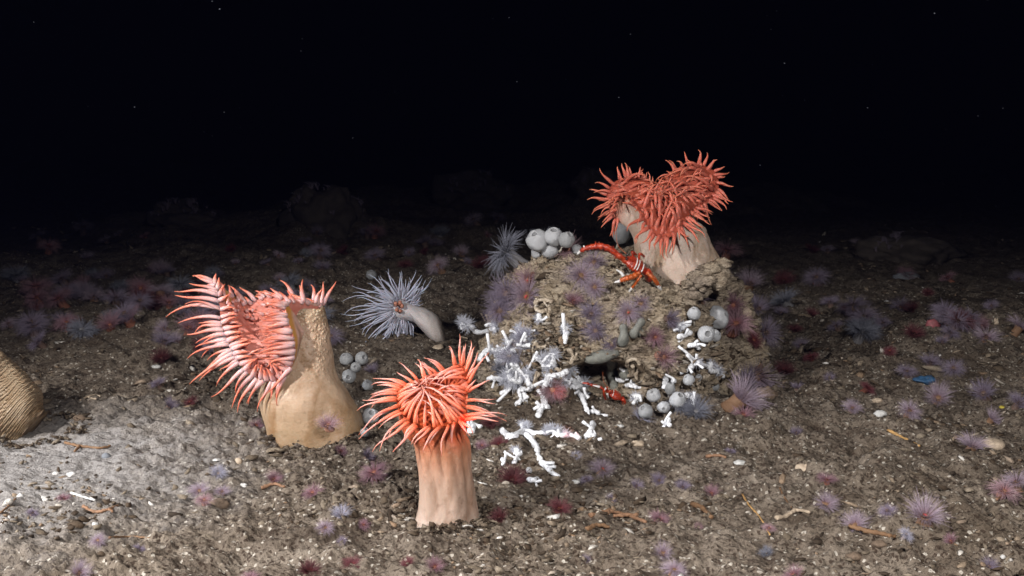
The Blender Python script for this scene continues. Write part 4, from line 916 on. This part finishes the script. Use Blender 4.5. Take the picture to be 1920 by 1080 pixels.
# dim ones in the gloom: nothing in the photo tells them apart
rr = random.Random(4)
for i in range(170):
    if i < 105: x, y = rr.uniform(20, 640), rr.triangular(420, 660, 560)
    elif i < 128: x, y = rr.uniform(560, 940), rr.triangular(400, 520, 470)
    else: x, y = rr.uniform(1460, 1910), rr.triangular(430, 650, 610)
    soft(x, y, rr.uniform(30, 70) * (.55 + .45 * (y - 400) / 260), rr.choice(['violet', 'violet', 'violet', 'lilac', 'mauve', 'dark', 'blue']), 'dim violet or reddish tuft on the dark seabed behind the lit animals', 'dim tufts on the dark seabed', which=(0,))

# ------------------------------------------------------------------ far boulders in the gloom
FARM = m_plain('far_crust', (.075, .06, .05), .9, .6, 40, .8)
for (px, py, w, h, lab) in ((590, 388, 62, 50, 'dim lumpy boulder in the gloom behind the tan anemone'), (655, 396, 30, 26, 'small dim boulder just right of the lumpy far boulder'), (330, 400, 60, 26, 'low dim boulder in the far left gloom'), (890, 350, 70, 34, 'broad dim boulder far behind the mound crest'), (1120, 350, 46, 36, 'dim boulder far behind the salmon crown'), (1720, 470, 80, 26, 'low dim boulder in the far right gloom')):
    p, n, d, k_ = hit(px, py + h * .8, (0,)); p = Vector(p); d = min(d, 5.2); p = CAM + ray(px, py + h * .8).normalized() * d; s_ = d / F_PX
    root = empty('boulder', (p.x, p.y, p.z - .02), lab, 'boulder', 'far boulders in the gloom')
    mb = MB(); mb.lump((p.x, p.y + w * s_ * .8, p.z + h * s_ * .3), (w * s_, w * s_ * .8, h * s_ * 1.2), rough=.34, nu=60, nv=40); mb.build('crust', FARM, root)
    gb = MB()
    for q in range(26):
        th, el = rr.uniform(3.3, 6.1), rr.uniform(.1, 1.4); c = Vector((p.x + math.cos(th) * math.cos(el) * w * s_, p.y + w * s_ * .8 + math.sin(th) * math.cos(el) * w * s_ * .75, p.z + h * s_ * .3 + math.sin(el) * h * s_ * 1.15)); L = rr.uniform(3, 8) * s_
        for z in range(5): gb.tube([c, c + Vector((rr.gauss(0, .4), rr.gauss(0, .3), 1)) * L, c + Vector((rr.gauss(0, .9), rr.gauss(0, .5), 1.7)) * L], [L * .16, L * .13, L * .05], 4, cap=False)
    gb.build('hydroid_turf', FM['violet'], root)['kind'] = 'stuff'

# ------------------------------------------------------------------ twigs, shells, pebbles and scraps
TWIG = m_plain('twig_brown', (.20, .11, .055), .8, .5, 240, .5); TAN = m_plain('twig_tan', (.46, .27, .10), .7, .4, 240, .4); ORNG = m_plain('twig_orange', (.25, .135, .075), .8, .5, 260, .6)
SHELL = m_plain('shell_white', (.50, .49, .47), .6, .3, 160, .4); SHT = m_plain('shell_tan', (.48, .38, .28), .6, .4, 160, .4); PEB = m_plain('pebble_brown', (.15, .105, .072), .85, .5, 220, .5); PEG = m_plain('pebble_grey', (.17, .18, .20), .8, .3, 220, .5)
BLUE = m_plain('blue_scrap', (.035, .10, .20), .6, .4, 160, .4); YEL = m_plain('yellow_fleck', (.45, .36, .05), .7, .4, 160, .3)
def stick(lab, lines, r, mat, cat='twig', name='twig', lift=.8):
    cs = [[hit(x, y) for x, y in ln] for ln in lines]
    root = empty(name, cs[0][0][0], lab, cat, 'twigs and sticks on the silt' if cat == 'twig' else None); mb = MB()
    for c in cs:
        pts = [q[0] + Vector((0, 0, 1)) * r * lift * q[2] / F_PX for q in c]; K = 5 * len(pts) + 4
        P_ = cr_open([list(v) for v in pts], K) if len(pts) > 2 else np.linspace(list(pts[0]), list(pts[1]), K)
        rd = r * c[0][2] / F_PX; P_ = P_ + RNG.normal(0, rd * .12, P_.shape)
        mb.tube(P_, rd * (1 + .2 * RNG.standard_normal(K).clip(-1, 1)) * np.linspace(1, .7, K), 8)
    mb.build('stem', mat, root)
stick('straight tan twig lying on open silt on the right', [[(1664, 808), (1692, 822), (1724, 838)]], 2.6, TAN)
stick('orange brown splintered stick on the silt in the bottom middle', [[(1106, 970), (1140, 962), (1180, 970), (1212, 982)], [(1140, 964), (1144, 958)], [(1150, 970), (1196, 968)]], 4.2, ORNG)
stick('brown bent root under the orange splintered stick', [[(1100, 996), (1118, 988), (1142, 992)]], 4.6, TWIG)
stick('white and brown twig on pale silt in the left foreground', [[(134, 926), (155, 933), (178, 940)]], 2.4, SHELL)
stick('reddish branched twig below the white and brown one', [[(156, 952), (180, 962), (204, 957), (222, 950)], [(204, 957), (212, 962)]], 3, ORNG)
stick('thin dark twig at the left edge ending in a white bud', [[(0, 964), (14, 952), (30, 936)]], 2, TWIG)
stick('pale branched coral twig in the right foreground', [[(1455, 975), (1475, 970), (1490, 960), (1518, 964)], [(1490, 960), (1482, 966)]], 4, SHT)
stick('pale straw behind the coral red tentacle tips', [[(857, 632), (866, 633), (877, 636)]], 1.7, SHT)
stick('short upright pale straw above the left coral branch', [[(902, 589), (906, 596), (910, 603)]], 1.5, SHT)
stick('long brown furrowed root below the wide lilac anemone', [[(1592, 990), (1630, 1000), (1660, 1006), (1680, 1010)]], 4.4, TWIG)
stick('slim tan stem standing in the grit left of the branched coral twig', [[(1392, 928), (1404, 948), (1424, 970), (1444, 1004)]], 1.8, TAN)
stick('slim dark stem leaning beside a tan bud', [[(1462, 916), (1472, 936), (1484, 952)]], 1.6, TWIG)
stick('brown root chip right of the flat white shell', [[(1325, 858), (1345, 856), (1362, 860)]], 3.2, ORNG)
stick('tan root piece at the right edge below the pink anemone', [[(1868, 938), (1890, 930), (1918, 924)]], 2.4, ORNG)
stick('dark slot edged twig across the left foreground grit', [[(205, 1010), (240, 1008), (280, 1010)]], 2.2, TWIG)
stick('pale twigs on a ledge left of the pink crown', [[(150, 752), (175, 742), (188, 745)], [(160, 745), (180, 750)]], 2, SHT)
stick('brown leaf stalk on the pale silt by the grey pebble', [[(122, 832), (150, 838), (185, 842), (208, 838)], [(150, 838), (140, 848)]], 2.6, TWIG)
stick('brown knobbly root at the left of the right foreground', [[(1298, 948), (1318, 958), (1334, 974)]], 5, TWIG)
stick('brown chip of bark under the reddish anemone', [[(490, 918), (512, 910), (534, 916)]], 3.4, ORNG)
def chunk(lab, px, py, w, h, mat, cat, name='shell', rough=.3, up=.35):
    p, n, d, k_ = hit(px, py); s_ = d / F_PX
    root = empty(name, p, lab, cat); mb = MB()
    w *= .85; h *= .85; mb.lump(p + Vector((0, .2 * w * s_, h * s_ * up * .5)), (w * s_, w * s_ * .8, h * s_), rough=rough, nu=18, nv=12)
    if cat == 'shell':
        for q in range(3): mb.lump(p + Vector((random.uniform(-.6, .6) * w * s_, 0, random.uniform(.2, .8) * h * s_)), (w * s_ * .5, w * s_ * .35, h * s_ * .45), rough=.4, nu=10, nv=7)
    mb.build('valve' if cat == 'shell' else 'lump', mat, root)
for a in [('bright white shell chip on open silt on the right', 1651, 777, 13, 7, SHELL, 'shell'), ('flat white shell on the silt right of the forked coral stump', 1386, 869, 13, 5, SHELL, 'shell'), ('pinkish tube shell right of the forked coral stump', 1196, 834, 14, 8, SHT, 'shell'),
          ('white shell beside the dark red tuft on the left', 293, 689, 10, 4, SHELL, 'shell'), ('white chip on the silt under the mound foot', 1164, 800, 7, 4, SHELL, 'shell'), ('pale shell lump under the white anemone', 822, 655, 14, 9, SHT, 'shell'), ('pale ribbed shell on the right shoulder of the mound', 1399, 588, 13, 11, SHT, 'shell'),
          ('white bud at the tip of the thin dark twig', 38, 931, 7, 5, SHELL, 'shell'), ('white crumb right of the white bud on pale silt', 82, 935, 6, 4, SHELL, 'shell'), ('bright white crumb in the left foreground below the twigs', 178, 984, 6, 4, SHELL, 'shell'), ('pair of white flakes on pale silt by the grey pebble', 133, 892, 9, 6, SHELL, 'shell'),
          ('white flake left of the pair on pale silt', 105, 889, 7, 4, SHELL, 'shell'), ('pale shell crescent below the tan stalk', 405, 863, 9, 3, SHELL, 'shell'), ('white pebble like shell right of the lilac tufts', 455, 913, 9, 6, SHELL, 'shell'), ('tan upright shell fragment over a dark gap on the right', 1506, 880, 15, 9, SHT, 'shell'), ('white tube end by the lilac anemone with a red mouth', 1080, 905, 9, 5, SHELL, 'shell'),
          ('tiny white shell near the bottom right corner', 1881, 1045, 5, 4, SHELL, 'shell'), ('white flakes in the far right dusk', 1663, 566, 6, 3, SHELL, 'shell'), ('curved pale shell in the dusk near the right edge', 1868, 606, 5, 9, SHT, 'shell'), ('pale shell bits on the silt above the white shell chip', 1645, 752, 10, 5, SHT, 'shell')]: chunk(*a)
for a in [('rounded brown pebble on the pale silt patch', 149, 786, 13, 8, PEB, 'pebble', 'pebble', .15), ('blue grey pebble on the pale silt patch', 198, 857, 9, 7, PEG, 'pebble', 'pebble', .12), ('tan pebble below the tan stalk foot', 447, 867, 8, 8, SHT, 'pebble', 'pebble', .12), ('flat brown stone on the right in the bottom grit', 1604, 1046, 18, 9, PEB, 'pebble', 'pebble', .25),
          ('brown lump under the pink based anemone', 410, 948, 22, 10, PEB, 'pebble', 'pebble', .35), ('reddish stone below the branched coral twig', 1648, 1022, 15, 8, PEB, 'pebble', 'pebble', .25), ('round silt bump behind a lilac anemone on the right', 1862, 838, 26, 15, SHT, 'silt bump', 'silt_bump', .12, .1), ('dark brown lump in the shadow right of the mound', 1440, 745, 22, 18, PEB, 'pebble', 'pebble', .4),
          ('tattered blue scrap among violet tufts on the right', 1735, 714, 20, 8, BLUE, 'scrap', 'blue_scrap', .5), ('small yellow fleck right of the blue scrap', 1880, 765, 6, 4, YEL, 'scrap', 'yellow_fleck', .3), ('dim flat sponge on the dark seabed far right', 1700, 524, 26, 13, PEG, 'sponge', 'encrusting_sponge', .3), ('pinkish blob in the dusk on the right', 1750, 612, 13, 12, m_plain('pink_blob', (.30, .09, .10), .6, .4, 120, .3), 'sponge', 'encrusting_sponge', .3)]: chunk(*a)

# dark crumbs of silt banked against the anemone feet
pp_, tn_ = [], []
for (px, py, r_, back_) in ((838, 990, .042, .036), (590, 846, .066, .062), (25, 838, .06, .06)):
    f_ = hit(px, py, (0,))[0]
    for i in range(330):
        th = rr.uniform(0, 6.28); q_ = r_ * rr.uniform(.86, 1.3); x_, y_ = f_.x + q_ * math.cos(th), f_.y + back_ + q_ * math.sin(th)
        pp_.append((x_, y_, gz(x_, y_) + rr.uniform(0, .004))); tn_.append(rr.choice([.05, .2, .3, .45, .55, .7]))
pp_ = np.array(pp_); shards('foot_silt', pp_, (.0026 * np.exp(RNG.normal(0, .4, len(pp_)))).clip(0, .0055), CHIP, tone=np.array(tn_))
tag(bpy.data.objects['foot_silt'], 'dark silt crumbs banked against the anemone feet', 'silt', kind='stuff')

# ------------------------------------------------------------------ drifting particles
mb = MB(); rr = random.Random(3)
for i in range(85):
    Y = rr.uniform(.9, 4.2); px = rr.choice([rr.uniform(0, 700), rr.uniform(1400, 1920), rr.uniform(0, 1920)]); py = rr.uniform(0, 480)
    r_ = rr.uniform(.4, .95) * Y / F_PX * rr.choice([.6, 1, 1]); c = P(px, py, Y)
    mb.lump(c, (r_ * rr.uniform(1, 2.2), r_, r_ * rr.uniform(.5, 1)), rough=.3, nu=6, nv=4)
tag(mb.build('marine_snow', m_plain('snow_speck', (.10, .11, .13), .8, .2, 200, .1)), 'pale specks drifting in the dark water', 'particles', kind='stuff')

# ------------------------------------------------------------------ the vehicle's red measuring beams
for i, (px, py) in enumerate(((874, 790), (1049, 736), (1068, 812))):
    p = hit(px, py)[0] if i else P(874, 790, 1.15)
    l = spot('measuring_beam', (.05 + .05 * i, .02, .36), p, (1400, 160, 120)[i], .36, .9, (1, .02, .01), .0005)

# ------------------------------------------------------------------ the water: swallows light, a little more of the red than of the blue
me = bpy.data.meshes.new('haze'); x0, x1, y0, y1, z0, z1 = -37, 37, -3, 17.5, -1.6, 3.0
me.from_pydata([(x, y, z) for x in (x0, x1) for y in (y0, y1) for z in (z0, z1)], [], [(0, 1, 3, 2), (4, 6, 7, 5), (0, 4, 5, 1), (2, 3, 7, 6), (0, 2, 6, 4), (1, 5, 7, 3)])
hz = bpy.data.objects.new('haze', me); COL.objects.link(hz); tag(hz, 'dark sea water dimming everything in the distance', 'water', kind='stuff')
hm = bpy.data.materials.new('sea_water'); hm.use_nodes = True; nt = hm.node_tree; nt.nodes.remove(nt.nodes['Principled BSDF'])
pv = nt.nodes.new('ShaderNodeVolumePrincipled'); pv.inputs['Color'].default_value = (.0045, .0050, .0145, 1); pv.inputs['Density'].default_value = .18; pv.inputs['Anisotropy'].default_value = .3
nt.links.new(pv.outputs[0], nt.nodes['Material Output'].inputs['Volume']); me.materials.append(hm)
